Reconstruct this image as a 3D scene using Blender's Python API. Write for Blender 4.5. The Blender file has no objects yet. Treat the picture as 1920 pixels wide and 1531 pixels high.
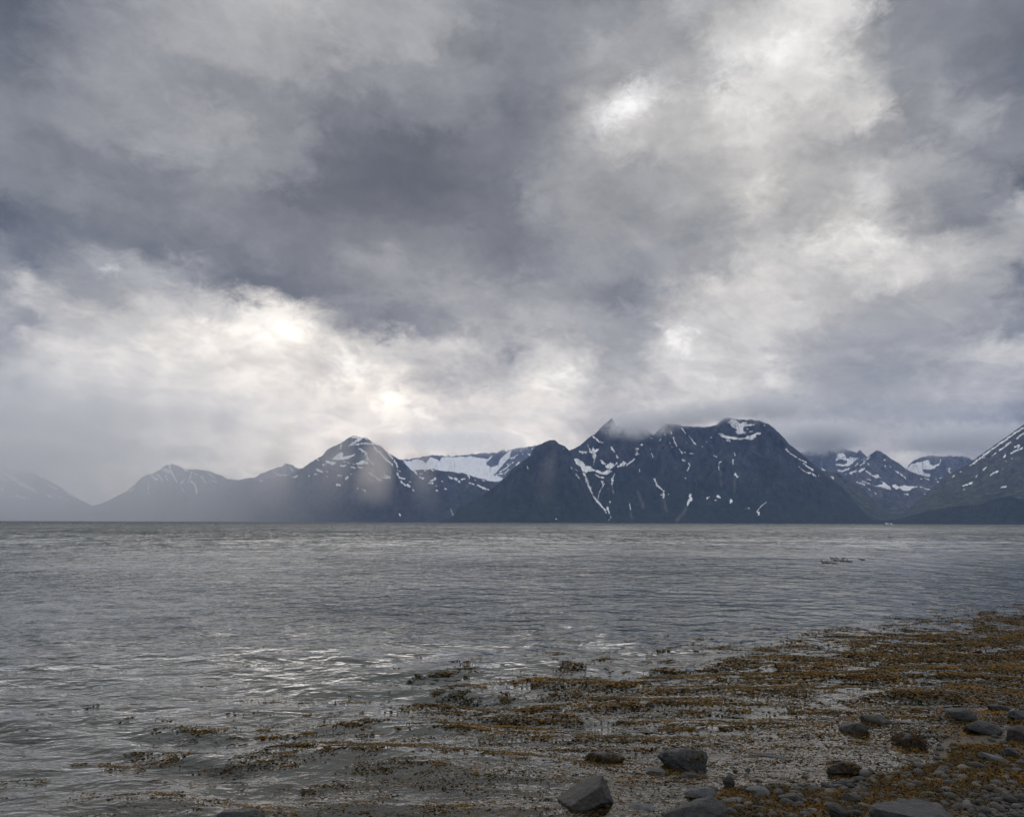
import bpy, bmesh, math, random
import numpy as np
from mathutils import Vector, Matrix

random.seed(7)
S = bpy.context.scene
COL = S.collection
R = math.radians

# ------------------------------------------------------------------ camera
FPX = 1450.0                      # focal length in photograph pixels (1920 wide)
CAM_H = 2.2
PITCH = math.atan((979.3 - 765.5) / FPX)
ROLL = math.atan(6.6 / 1920.0)
cam_data = bpy.data.cameras.new('camera')
cam_data.sensor_width = 36.0
cam_data.lens = 36.0 * FPX / 1920.0
cam_data.clip_start = 0.1
cam_data.clip_end = 60000.0
cam = bpy.data.objects.new('camera', cam_data)
COL.objects.link(cam)
CAM_M = (Matrix.Rotation(R(90) + PITCH, 4, 'X') @ Matrix.Rotation(ROLL, 4, 'Z'))
cam.matrix_world = Matrix.Translation((0, 0, CAM_H)) @ CAM_M
S.camera = cam
RM = np.array(CAM_M.to_3x3())


def ray(px, py):
    """World direction (not normalised) through a point of the photograph."""
    px = np.asarray(px, float); py = np.asarray(py, float)
    v = np.stack([(px - 960.0) / FPX, -(py - 765.5) / FPX, -np.ones_like(px + py)], -1)
    return v @ RM.T


def azel(px, py):
    d = ray(px, py)
    return np.arctan2(d[..., 0], d[..., 1]), np.arctan2(d[..., 2], np.hypot(d[..., 0], d[..., 1]))


def horizon_y(px):
    # the row where the ray is level
    px = np.asarray(px, float)
    a = ray(px, np.full_like(px, 900.0))[..., 2]; b = ray(px, np.full_like(px, 1050.0))[..., 2]
    return 900.0 + 150.0 * a / (a - b)


# ------------------------------------------------------------------ noise (numpy)
_rng = np.random.RandomState(11)
_perm = np.concatenate([_rng.permutation(512)] * 3)
_ang = _rng.rand(512) * 2 * math.pi
_gx, _gy = np.cos(_ang), np.sin(_ang)


def perlin(x, y, seed=0):
    x = np.asarray(x, float) + seed * 17.31; y = np.asarray(y, float) + seed * 9.77
    xi = np.floor(x).astype(int); yi = np.floor(y).astype(int)
    xf = x - xi; yf = y - yi
    xi &= 511; yi &= 511

    def g(ix, iy, dx, dy):
        h = _perm[_perm[ix & 511] + (iy & 511)] & 511
        return _gx[h] * dx + _gy[h] * dy
    u = xf * xf * xf * (xf * (xf * 6 - 15) + 10); v = yf * yf * yf * (yf * (yf * 6 - 15) + 10)
    a = g(xi, yi, xf, yf); b = g(xi + 1, yi, xf - 1, yf)
    c = g(xi, yi + 1, xf, yf - 1); d = g(xi + 1, yi + 1, xf - 1, yf - 1)
    return ((a * (1 - u) + b * u) * (1 - v) + (c * (1 - u) + d * u) * v) * 1.5


def fbm(x, y, octv=5, seed=0, gain=0.5):
    s = 0; a = 1.0; n = 0
    for k in range(octv):
        s = s + a * perlin(x * 2 ** k, y * 2 ** k, seed + k); n += a; a *= gain
    return s / n


def ridged(x, y, octv=4, seed=0, gain=0.5):
    s = 0; a = 1.0; n = 0
    for k in range(octv):
        s = s + a * (1 - 2 * np.abs(perlin(x * 2 ** k, y * 2 ** k, seed + k))); n += a; a *= gain
    return s / n


def smooth(a, b, x):
    t = np.clip((x - a) / (b - a), 0, 1)
    return t * t * (3 - 2 * t)


# ------------------------------------------------------------------ node helpers
class NT:
    def __init__(self, tree):
        self.t = tree; self.n = tree.nodes; self.l = tree.links

    def node(self, kind, **kw):
        n = self.n.new(kind)
        for k, v in kw.items():
            setattr(n, k, v)
        return n

    def put(self, sock, v):
        if isinstance(v, bpy.types.NodeSocket):
            self.l.new(v, sock)
        elif v is not None:
            sock.default_value = v

    def math(self, op, a, b=None, c=None, clamp=False):
        n = self.node('ShaderNodeMath', operation=op); n.use_clamp = clamp
        self.put(n.inputs[0], a); self.put(n.inputs[1], b)
        if c is not None:
            self.put(n.inputs[2], c)
        return n.outputs[0]

    def maprange(self, v, a, b, c=0.0, d=1.0, kind='LINEAR'):
        n = self.node('ShaderNodeMapRange', interpolation_type=kind)
        self.put(n.inputs['Value'], v)
        for k, q in (('From Min', a), ('From Max', b), ('To Min', c), ('To Max', d)):
            self.put(n.inputs[k], q)
        return n.outputs[0]

    def mix(self, f, a, b, blend='MIX'):
        n = self.node('ShaderNodeMix', data_type='RGBA', blend_type=blend)
        self.put(n.inputs[0], f); self.put(n.inputs[6], a); self.put(n.inputs[7], b)
        return n.outputs[2]

    def combine(self, x, y, z=0.0):
        n = self.node('ShaderNodeCombineXYZ')
        self.put(n.inputs[0], x); self.put(n.inputs[1], y); self.put(n.inputs[2], z)
        return n.outputs[0]

    def noise(self, vec, scale, detail=5.0, rough=0.5, dist=0.0, dims='3D', lac=2.0):
        n = self.node('ShaderNodeTexNoise', noise_dimensions=dims)
        self.put(n.inputs['Vector'], vec); n.inputs['Scale'].default_value = scale
        n.inputs['Detail'].default_value = detail; n.inputs['Roughness'].default_value = rough
        n.inputs['Distortion'].default_value = dist; n.inputs['Lacunarity'].default_value = lac
        return n

    def ramp(self, f, stops, interp='LINEAR'):
        n = self.node('ShaderNodeValToRGB'); cr = n.color_ramp; cr.interpolation = interp
        while len(cr.elements) > 1:
            cr.elements.remove(cr.elements[-1])
        cr.elements[0].position = stops[0][0]; cr.elements[0].color = stops[0][1]
        for p, c in stops[1:]:
            e = cr.elements.new(p); e.color = c
        self.put(n.inputs[0], f)
        return n.outputs[0]


def new_mat(name):
    m = bpy.data.materials.new(name); m.use_nodes = True
    m.node_tree.nodes.clear()
    T = NT(m.node_tree)
    out = T.node('ShaderNodeOutputMaterial')
    return m, T, out


def lin(v):
    v = v / 255.0
    return v / 12.92 if v <= 0.04045 else ((v + 0.055) / 1.055) ** 2.4


# ------------------------------------------------------------------ world: broken overcast
SUN_AZ, SUN_EL = R(-9.5), R(19)
W = bpy.data.worlds.new('World'); S.world = W; W.use_nodes = True
W.node_tree.nodes.clear()
T = NT(W.node_tree)
wout = T.node('ShaderNodeOutputWorld'); bg = T.node('ShaderNodeBackground')
STR = 0.1
bg.inputs['Strength'].default_value = STR
T.l.new(bg.outputs[0], wout.inputs[0])
sky = T.node('ShaderNodeTexSky', sky_type='NISHITA')
sky.sun_disc = False; sky.sun_elevation = SUN_EL; sky.sun_rotation = SUN_AZ
sky.air_density = 1.0; sky.dust_density = 2.0
tc = T.node('ShaderNodeTexCoord')
sep = T.node('ShaderNodeSeparateXYZ'); T.l.new(tc.outputs['Generated'], sep.inputs[0])
AZ = T.math('ARCTAN2', sep.outputs[0], sep.outputs[1])
EL = T.math('ARCSINE', sep.outputs[2])

# brightness of the cloud deck (display values) read off every 80 x 60 photograph pixels
SKY_Y = [0, 60, 120, 180, 240, 300, 360, 420, 480, 540, 600, 660, 720, 780, 840, 900]
SKY_L = [
 [100, 118, 138, 150, 160, 168, 175, 175, 170, 165, 166, 148, 138, 138, 140, 145, 150, 172, 180, 201, 221, 205, 143, 138, 130, 122, 118],
 [100, 118, 136, 150, 162, 167, 170, 166, 164, 165, 166, 142, 138, 136, 142, 158, 160, 160, 198, 219, 223, 183, 143, 138, 125, 120, 116],
 [118, 124, 146, 154, 152, 157, 165, 158, 152, 152, 150, 138, 135, 135, 140, 158, 166, 172, 205, 227, 215, 173, 148, 144, 126, 116, 112],
 [132, 136, 146, 155, 150, 143, 146, 142, 134, 135, 142, 140, 128, 130, 142, 180, 215, 188, 212, 215, 207, 197, 158, 153, 132, 122, 118],
 [130, 133, 148, 150, 158, 160, 150, 142, 122, 116, 120, 128, 124, 124, 142, 195, 192, 185, 203, 209, 189, 184, 160, 153, 155, 136, 125],
 [134, 134, 132, 135, 142, 146, 150, 138, 112, 107, 108, 120, 130, 136, 150, 164, 166, 174, 184, 193, 173, 172, 166, 163, 140, 130, 122],
 [116, 130, 138, 130, 132, 142, 134, 118, 112, 110, 110, 112, 124, 136, 155, 152, 156, 170, 178, 195, 174, 191, 173, 147, 142, 115, 110],
 [108, 118, 126, 125, 128, 134, 132, 128, 128, 126, 127, 127, 126, 128, 146, 153, 155, 155, 162, 182, 182, 207, 163, 149, 144, 166, 165],
 [135, 126, 150, 150, 126, 125, 130, 128, 142, 154, 144, 138, 130, 122, 144, 154, 152, 158, 172, 200, 207, 213, 203, 191, 176, 160, 150],
 [165, 176, 158, 172, 180, 128, 122, 124, 135, 148, 154, 158, 150, 165, 155, 142, 140, 176, 200, 208, 192, 179, 179, 171, 166, 142, 135],
 [165, 168, 190, 190, 196, 215, 245, 236, 160, 130, 145, 165, 170, 166, 172, 162, 158, 200, 200, 204, 190, 172, 168, 165, 157, 148, 145],
 [174, 202, 212, 216, 220, 232, 240, 232, 226, 204, 194, 190, 166, 188, 198, 178, 176, 220, 202, 200, 172, 160, 158, 164, 184, 184, 180],
 [175, 192, 198, 205, 210, 216, 226, 225, 232, 236, 200, 190, 200, 226, 228, 190, 186, 200, 204, 196, 172, 160, 162, 168, 176, 170, 165],
 [164, 178, 180, 186, 200, 200, 212, 220, 224, 238, 224, 214, 216, 214, 214, 214, 212, 204, 194, 168, 160, 166, 166, 152, 140, 136, 132],
 [162, 166, 182, 200, 212, 211, 210, 214, 220, 216, 208, 206, 205, 205, 205, 206, 200, 192, 176, 160, 152, 182, 204, 160, 138, 138, 135],
 [172, 182, 186, 190, 200, 208, 212, 214, 214, 210, 206, 205, 205, 205, 205, 204, 198, 190, 178, 168, 170, 190, 200, 170, 150, 145, 140],
]
SKY_X = [80 * i for i in range(25)]
assert all(len(r) == 27 for r in SKY_L)
_G = np.array([row[:13] + row[14:26] for row in SKY_L], float)


# evening-out of what the air in front takes away: percent per channel, same grid
SKY_GAIN = [
 [57, 55, 52, 94, 91, 87, 137, 132, 126, 113, 109, 104, 104, 100, 95, 92, 89, 85, 123, 119, 113, 107, 103, 98, 112, 108, 103, 107, 103, 98, 94, 91, 87, 141, 136, 129, 101, 97, 92, 83, 80, 76, 66, 64, 61, 83, 80, 76, 132, 127, 121, 92, 89, 85, 60, 58, 55, 105, 101, 96, 131, 126, 120, 57, 55, 52, 106, 102, 97, 113, 109, 104, 75, 72, 68],
 [57, 55, 51, 112, 108, 101, 73, 70, 65, 84, 81, 76, 102, 98, 92, 96, 92, 86, 98, 94, 88, 90, 86, 80, 112, 108, 101, 110, 106, 99, 156, 150, 140, 65, 62, 58, 83, 80, 75, 102, 98, 92, 161, 155, 145, 124, 119, 111, 72, 69, 65, 119, 114, 107, 88, 85, 79, 120, 115, 108, 99, 95, 89, 97, 93, 87, 82, 79, 74, 59, 57, 53, 90, 86, 80],
 [84, 81, 76, 59, 57, 54, 112, 108, 102, 95, 91, 86, 108, 104, 98, 124, 119, 112, 115, 111, 104, 104, 100, 94, 72, 69, 65, 113, 109, 103, 77, 74, 70, 69, 66, 62, 103, 99, 93, 73, 70, 66, 66, 63, 59, 64, 62, 58, 78, 75, 71, 57, 55, 52, 127, 122, 115, 165, 159, 150, 57, 55, 52, 96, 92, 87, 104, 100, 94, 118, 113, 106, 70, 67, 63],
 [110, 105, 97, 158, 151, 140, 110, 105, 97, 107, 102, 94, 74, 71, 66, 58, 55, 51, 97, 93, 86, 88, 84, 78, 66, 63, 58, 98, 94, 87, 138, 132, 122, 160, 153, 141, 93, 89, 82, 115, 110, 102, 114, 109, 101, 58, 55, 51, 99, 95, 88, 131, 125, 116, 132, 126, 117, 96, 92, 85, 219, 209, 193, 81, 77, 71, 109, 104, 96, 58, 55, 51, 58, 55, 51],
 [58, 55, 50, 69, 66, 61, 101, 96, 88, 89, 85, 78, 151, 144, 132, 195, 186, 171, 98, 93, 85, 95, 90, 83, 62, 59, 54, 72, 69, 63, 66, 63, 58, 83, 79, 73, 62, 59, 54, 68, 65, 60, 116, 110, 101, 148, 141, 129, 112, 107, 98, 107, 102, 94, 104, 99, 91, 81, 77, 71, 72, 69, 63, 65, 62, 57, 68, 65, 60, 144, 137, 126, 138, 131, 120],
 [190, 180, 167, 84, 79, 73, 84, 79, 73, 58, 55, 51, 59, 56, 52, 58, 55, 51, 109, 103, 95, 108, 102, 94, 58, 55, 51, 58, 55, 51, 58, 55, 51, 85, 80, 74, 113, 107, 99, 123, 116, 107, 88, 83, 77, 141, 133, 123, 84, 79, 73, 95, 90, 83, 110, 104, 96, 84, 79, 73, 80, 76, 70, 115, 109, 101, 110, 104, 96, 71, 67, 62, 70, 66, 61],
 [58, 55, 49, 112, 106, 95, 115, 109, 98, 110, 104, 93, 79, 75, 67, 109, 103, 92, 88, 83, 75, 58, 55, 49, 63, 60, 54, 72, 68, 61, 75, 71, 64, 58, 55, 49, 62, 59, 53, 146, 138, 124, 111, 105, 94, 63, 60, 54, 136, 129, 116, 98, 93, 83, 134, 127, 114, 75, 71, 64, 134, 127, 114, 139, 131, 118, 125, 118, 106, 149, 141, 127, 58, 55, 49],
 [59, 55, 49, 82, 77, 69, 79, 74, 66, 59, 55, 49, 70, 66, 59, 115, 108, 97, 100, 94, 84, 96, 90, 81, 69, 65, 58, 61, 57, 51, 99, 93, 84, 96, 90, 81, 86, 81, 73, 107, 101, 91, 101, 95, 85, 137, 129, 116, 96, 90, 81, 97, 91, 82, 123, 116, 104, 80, 75, 67, 153, 144, 129, 59, 55, 49, 76, 71, 64, 91, 86, 77, 255, 240, 216],
 [168, 159, 145, 58, 55, 50, 132, 125, 114, 127, 120, 109, 58, 55, 50, 58, 55, 50, 125, 118, 107, 79, 75, 68, 83, 79, 72, 113, 107, 97, 73, 69, 63, 73, 69, 63, 73, 69, 63, 87, 82, 75, 146, 138, 125, 124, 117, 106, 91, 86, 78, 93, 88, 80, 133, 126, 115, 121, 115, 105, 234, 222, 202, 244, 231, 210, 148, 140, 127, 136, 129, 117, 105, 99, 90],
 [78, 73, 66, 213, 200, 181, 59, 55, 50, 113, 106, 96, 255, 240, 217, 59, 55, 50, 59, 55, 50, 59, 55, 50, 79, 74, 67, 115, 108, 98, 114, 107, 97, 127, 119, 108, 79, 74, 67, 113, 106, 96, 82, 77, 70, 72, 68, 62, 146, 137, 124, 144, 135, 122, 159, 149, 135, 101, 95, 86, 59, 55, 50, 59, 55, 50, 116, 109, 99, 151, 142, 129, 59, 55, 50],
 [130, 123, 111, 58, 55, 50, 173, 163, 147, 96, 91, 82, 58, 55, 50, 146, 138, 125, 182, 172, 156, 148, 140, 127, 76, 72, 65, 58, 55, 50, 80, 76, 69, 79, 75, 68, 144, 136, 123, 94, 89, 81, 121, 114, 103, 120, 113, 102, 125, 118, 107, 132, 125, 113, 123, 116, 105, 136, 128, 116, 139, 131, 119, 179, 169, 153, 101, 95, 86, 96, 91, 82, 58, 55, 50],
 [102, 96, 87, 158, 149, 135, 154, 145, 131, 179, 169, 153, 187, 176, 159, 156, 147, 133, 104, 98, 89, 134, 126, 114, 93, 88, 80, 146, 138, 125, 117, 110, 100, 158, 149, 135, 84, 79, 72, 177, 167, 151, 81, 76, 69, 132, 125, 113, 161, 152, 138, 118, 111, 101, 151, 142, 129, 105, 99, 90, 117, 110, 100, 85, 80, 72, 106, 100, 91, 191, 180, 163, 107, 101, 91],
 [86, 80, 71, 245, 229, 204, 172, 161, 143, 171, 160, 142, 107, 100, 89, 118, 110, 98, 170, 159, 141, 108, 101, 90, 81, 76, 68, 118, 110, 98, 75, 70, 62, 90, 84, 75, 115, 108, 96, 159, 149, 132, 111, 104, 92, 119, 111, 99, 147, 138, 123, 160, 150, 133, 153, 143, 127, 135, 126, 112, 129, 121, 108, 126, 118, 105, 131, 123, 109, 223, 209, 186, 94, 88, 78],
 [60, 55, 48, 164, 150, 131, 139, 127, 111, 166, 151, 132, 263, 240, 210, 210, 192, 168, 195, 178, 156, 184, 168, 147, 215, 196, 172, 159, 145, 127, 166, 151, 132, 166, 151, 132, 173, 158, 138, 160, 146, 128, 114, 104, 91, 122, 111, 97, 151, 138, 121, 164, 150, 131, 157, 143, 125, 138, 126, 110, 133, 121, 106, 129, 118, 103, 135, 123, 108, 229, 209, 183, 96, 88, 77],
 [60, 55, 48, 164, 150, 131, 139, 127, 111, 166, 151, 132, 263, 240, 210, 210, 192, 168, 195, 178, 156, 184, 168, 147, 215, 196, 172, 159, 145, 127, 166, 151, 132, 166, 151, 132, 173, 158, 138, 160, 146, 128, 114, 104, 91, 122, 111, 97, 151, 138, 121, 164, 150, 131, 157, 143, 125, 138, 126, 110, 133, 121, 106, 129, 118, 103, 135, 123, 108, 229, 209, 183, 96, 88, 77],
 [60, 55, 48, 164, 150, 131, 139, 127, 111, 166, 151, 132, 263, 240, 210, 210, 192, 168, 195, 178, 156, 184, 168, 147, 215, 196, 172, 159, 145, 127, 166, 151, 132, 166, 151, 132, 173, 158, 138, 160, 146, 128, 114, 104, 91, 122, 111, 97, 151, 138, 121, 164, 150, 131, 157, 143, 125, 138, 126, 110, 133, 121, 106, 129, 118, 103, 135, 123, 108, 229, 209, 183, 96, 88, 77],
]
_K = np.array(SKY_GAIN, float).reshape(16, 25, 3) / 100.0


def sky_rgb(px, py):
    c = sky_target(px, py)
    x = min(max(px, 0), 1919.9) / 80.0; y = min(max(py, 0), 899.9) / 60.0
    i, j = int(x), int(y); fx, fy = x - i, y - j
    i1 = min(i + 1, 24); j1 = min(j + 1, 15)
    k = (_K[j][i] * (1 - fx) + _K[j][i1] * fx) * (1 - fy) + (_K[j1][i] * (1 - fx) + _K[j1][i1] * fx) * fy
    return tuple(float(c[q] * k[q]) for q in range(3))


def sky_target(px, py):
    x = min(max(px, 0), 1919.9) / 80.0; y = min(max(py, 0), 899.9) / 60.0
    i, j = int(x), int(y); fx, fy = x - i, y - j
    i1 = min(i + 1, 24); j1 = min(j + 1, 15)
    L = (_G[j][i] * (1 - fx) + _G[j][i1] * fx) * (1 - fy) + (_G[j1][i] * (1 - fx) + _G[j1][i1] * fx) * fy
    l = lin(L)
    cold = min(max((185 - L) / 80.0, 0), 1)              # thick deck is slightly blue
    warm = min(max((L - 180) / 55.0, 0), 1) * min(max((py - 350) / 300.0, 0), 1) * min(max((1500 - px) / 700.0, 0), 1)
    c = (l * (1 - 0.075 * cold), l * (1 + 0.0 * cold), l * (1 + 0.15 * cold))
    return (c[0] * (1 + 0.035 * warm), c[1] * (1 + 0.0 * warm), c[2] * (1 - 0.06 * warm))


AZM = R(35.0); EL0, EL1, NROW = R(0.0), R(37.5), 19
CAMI = np.array(CAM_M.to_3x3().inverted())


def to_pixel(az, el):
    d = np.array([math.sin(az) * math.cos(el), math.cos(az) * math.cos(el), math.sin(el)])
    c = CAMI @ d
    return 960 + FPX * c[0] / -c[2], 765.5 - FPX * c[1] / -c[2]


# wind-torn edges: shift the look-up by noise
q = T.combine(AZ, T.math('MULTIPLY', EL, 1.5), 0.0)
w1 = T.noise(q, 5.0, 3.0, 0.5, 0.0); w2 = T.noise(q, 26.0, 9.0, 0.68, 0.35)
s1 = T.node('ShaderNodeSeparateColor'); T.l.new(w1.outputs['Color'], s1.inputs[0])
s2 = T.node('ShaderNodeSeparateColor'); T.l.new(w2.outputs['Color'], s2.inputs[0])


def shifted(base, a, b, ka, kb):
    v = T.math('ADD', base, T.math('MULTIPLY', T.math('SUBTRACT', a, 0.5), ka))
    return T.math('ADD', v, T.math('MULTIPLY', T.math('SUBTRACT', b, 0.5), kb))


AZW = shifted(AZ, s1.outputs[0], s2.outputs[0], 0.05, 0.105)
ELW = shifted(EL, s1.outputs[1], s2.outputs[1], 0.04, 0.075)
facx = T.maprange(AZW, -AZM, AZM)
layers = []
for k in range(NROW):
    el = EL0 + (EL1 - EL0) * k / (NROW - 1)
    stops = []
    for i in range(31):
        az = -AZM + 2 * AZM * i / 30
        px, py = to_pixel(az, el)
        stops.append((i / 30, (*sky_rgb(px, py), 1)))
    layers.append(T.ramp(facx, stops, 'LINEAR'))
cur = layers[0]
for k in range(1, NROW):
    a = EL0 + (EL1 - EL0) * (k - 1) / (NROW - 1); b = EL0 + (EL1 - EL0) * k / (NROW - 1)
    cur = T.mix(T.maprange(ELW, a, b, 0, 1, 'SMOOTHSTEP'), cur, layers[k])

# torn bright gaps in the deck (photograph px, py, radii, tilt, strength, colour)
GAPS = [(1178, 196, 62, 24, 28, .42, (1, 1, 1.03)), (1450, 55, 85, 45, 35, .18, (1, .98, .95)), (1345, 125, 45, 20, 42, .16, (1, .99, .97)),
        (505, 622, 60, 28, 0, .30, (1, .95, .87)), (652, 690, 30, 22, -8, .44, (1, .96, .86)), (733, 758, 32, 24, -35, .50, (1, .95, .80)),
        (795, 776, 14, 8, -20, .40, (1, .95, .82)), (1275, 633, 20, 24, -15, .40, (1, .98, .95)), (1235, 606, 16, 7, 0, .26, (1, .98, .95)),
        (1635, 368, 22, 38, 15, .20, (1, .99, .97)), (1062, 712, 44, 12, 0, .22, (1, .98, .95)), (1640, 440, 50, 24, 0, .05, (1, .98, .96)),
        (1700, 862, 26, 20, 0, .10, (1, .97, .90)), (440, 890, 34, 7, -12, .22, (1, .95, .86)), (262, 812, 42, 9, 0, .16, (1, .97, .90)),
        (1770, 240, 36, 18, 10, .07, (1, .99, .97)), (205, 508, 14, 10, 0, .16, (1, .99, .97))]
w3 = T.noise(q, 60.0, 6.0, 0.65, 0.6)
s3 = T.node('ShaderNodeSeparateColor'); T.l.new(w3.outputs['Color'], s3.inputs[0])
AZG = shifted(AZ, s2.outputs[2], s3.outputs[0], 0.05, 0.05); ELG = shifted(EL, s2.outputs[0], s3.outputs[1], 0.04, 0.04)
gap = None
for px, py, rx, ry, tilt, amp, colr in GAPS:
    a0, e0 = azel(px, py); a0, e0 = float(a0), float(e0)
    da = T.math('MULTIPLY', T.math('SUBTRACT', AZG, a0), math.cos(e0)); de = T.math('SUBTRACT', ELG, e0)
    c, s = math.cos(R(tilt)), math.sin(R(tilt))
    u = T.math('ADD', T.math('MULTIPLY', da, c * FPX / rx), T.math('MULTIPLY', de, s * FPX / rx))
    v = T.math('ADD', T.math('MULTIPLY', da, -s * FPX / ry), T.math('MULTIPLY', de, c * FPX / ry))
    g = T.math('EXPONENT', T.math('MULTIPLY', T.math('ADD', T.math('MULTIPLY', u, u), T.math('MULTIPLY', v, v)), -0.8))
    n = T.node('ShaderNodeVectorMath', operation='SCALE'); n.inputs[0].default_value = [amp * q_ for q_ in colr]
    T.l.new(g, n.inputs['Scale'])
    if gap is None:
        gap = n.outputs[0]
    else:
        m = T.node('ShaderNodeVectorMath', operation='ADD'); T.l.new(gap, m.inputs[0]); T.l.new(n.outputs[0], m.inputs[1]); gap = m.outputs[0]
m = T.node('ShaderNodeVectorMath', operation='ADD'); T.l.new(cur, m.inputs[0]); T.l.new(gap, m.inputs[1])
view_part = m.outputs[0]
# deck carried on all round and overhead, brightened out of view for the snow
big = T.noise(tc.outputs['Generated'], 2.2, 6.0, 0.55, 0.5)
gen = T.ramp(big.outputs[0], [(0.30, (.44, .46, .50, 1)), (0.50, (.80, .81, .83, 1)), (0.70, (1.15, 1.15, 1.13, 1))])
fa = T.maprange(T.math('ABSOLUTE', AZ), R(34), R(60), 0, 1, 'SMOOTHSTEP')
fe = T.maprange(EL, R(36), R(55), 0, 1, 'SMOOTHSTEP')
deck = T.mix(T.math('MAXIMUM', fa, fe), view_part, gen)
# billows
hz = T.math('ADD', T.math('MAXIMUM', sep.outputs[2], 0.0), 0.20)
plane = T.combine(T.math('DIVIDE', sep.outputs[0], hz), T.math('DIVIDE', sep.outputs[1], hz), 0.0)
det = T.noise(plane, 2.4, 10.0, 0.60, 0.7)
det2 = T.noise(T.combine(AZ, T.math('MULTIPLY', EL, 1.5), 3.0), 30.0, 8.0, 0.62, 0.9)
k1 = T.maprange(det.outputs[0], 0.30, 0.70, 0.80, 1.20)
k2 = T.maprange(det2.outputs[0], 0.30, 0.70, 0.945, 1.055)
# overlapping torn sheets: each has an uneven crisp edge with a thin lit rim
rim = 1.0
for sc_, st_, off_, lo_, hi_e, rm_ in ((4.5, 1.4, 11.0, .92, 1.06, .05), (10.0, 1.4, 23.0, .93, 1.05, .05), (21.0, 1.3, 37.0, .97, 1.025, .03)):
    vv = T.combine(T.math('ADD', AZ, T.math('MULTIPLY', EL, 0.45)), T.math('MULTIPLY', EL, st_), off_)
    nz = T.noise(vv, sc_, 9.0, 0.58, 0.5).outputs[0]
    body_ = T.maprange(nz, 0.475, 0.545, hi_e, lo_, 'SMOOTHSTEP')
    dd_ = T.math('DIVIDE', T.math('SUBTRACT', nz, 0.47), 0.022)
    lit_ = T.math('MULTIPLY', T.math('EXPONENT', T.math('MULTIPLY', T.math('MULTIPLY', dd_, dd_), -1.0)), rm_)
    soft_ = T.maprange(EL, R(4), R(26), 1.0, 0.35)
    one_ = T.math('ADD', T.math('MULTIPLY', T.math('SUBTRACT', T.math('ADD', body_, lit_), 1.0), soft_), 1.0)
    rim = T.math('MULTIPLY', rim, one_)
k2 = T.math('MULTIPLY', k2, rim)
sc = T.node('ShaderNodeVectorMath', operation='SCALE')
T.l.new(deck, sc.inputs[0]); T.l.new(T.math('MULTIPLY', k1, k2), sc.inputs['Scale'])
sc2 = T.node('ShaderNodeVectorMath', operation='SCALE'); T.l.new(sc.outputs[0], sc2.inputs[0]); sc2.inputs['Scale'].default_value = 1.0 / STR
below = T.maprange(EL, R(-6), R(-0.5), 0, 1)
cloud = T.mix(below, (1.6, 1.7, 1.8, 1), sc2.outputs[0])
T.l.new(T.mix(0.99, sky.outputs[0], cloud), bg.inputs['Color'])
W.cycles.sampling_method = 'MANUAL'; W.cycles.sample_map_resolution = 1024

# ------------------------------------------------------------------ sun behind the clouds
sun = bpy.data.lights.new('sun', 'SUN'); sun.energy = 0.5; sun.angle = R(70); sun.color = (1.0, 0.95, 0.86)
so = bpy.data.objects.new('sun', sun); COL.objects.link(so)
sd = Vector((math.sin(SUN_AZ) * math.cos(SUN_EL), math.cos(SUN_AZ) * math.cos(SUN_EL), math.sin(SUN_EL)))
so.rotation_euler = sd.to_track_quat('Z', 'Y').to_euler()

S.view_settings.view_transform = 'Standard'; S.view_settings.look = 'None'
S.view_settings.exposure = 0.0; S.view_settings.gamma = 1.0; S.view_settings.use_curve_mapping = False
S.render.engine = 'CYCLES'
S.cycles.use_denoising = True
S.cycles.volume_bounces = 4
S.cycles.max_bounces = 8; S.cycles.transparent_max_bounces = 8
S.cycles.volume_step_rate = 1.0; S.cycles.volume_max_steps = 64


# ------------------------------------------------------------------ object helpers
def mesh_obj(name, verts, faces, mat, parent=None, smooth_=True, link=True):
    me = bpy.data.meshes.new(name)
    verts = np.asarray(verts, np.float32); faces = np.asarray(faces, np.int32)
    me.vertices.add(len(verts)); me.vertices.foreach_set('co', verts.ravel())
    k = faces.shape[1]
    me.loops.add(faces.size); me.loops.foreach_set('vertex_index', faces.ravel())
    me.polygons.add(len(faces)); me.polygons.foreach_set('loop_start', np.arange(0, faces.size, k, dtype=np.int32))
    me.polygons.foreach_set('loop_total', np.full(len(faces), k, np.int32))
    if smooth_:
        me.polygons.foreach_set('use_smooth', np.ones(len(faces), bool))
    me.update(calc_edges=True)
    me.materials.append(mat)
    o = bpy.data.objects.new(name, me)
    if link:
        COL.objects.link(o)
    if parent is not None:
        o.parent = parent
    return o


def tag(o, label=None, cat=None, group=None, kind=None):
    for k, v in (('label', label), ('category', cat), ('group', group), ('kind', kind)):
        if v:
            o[k] = v
    return o


def vattr(o, name, vals):
    a = o.data.attributes.new(name, 'FLOAT', 'POINT'); a.data.foreach_set('value', np.asarray(vals, np.float32).ravel())


def vcol(o, name, vals):
    a = o.data.attributes.new(name, 'FLOAT_COLOR', 'POINT')
    v = np.asarray(vals, np.float32)
    v = np.concatenate([v, np.ones((len(v), 1), np.float32)], 1)
    a.data.foreach_set('color', v.ravel())


def grid_faces(nr, nc):
    i = np.arange(nr - 1)[:, None] * nc + np.arange(nc - 1)[None, :]
    i = i.ravel()
    return np.stack([i, i + 1, i + nc + 1, i + nc], 1)


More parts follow.
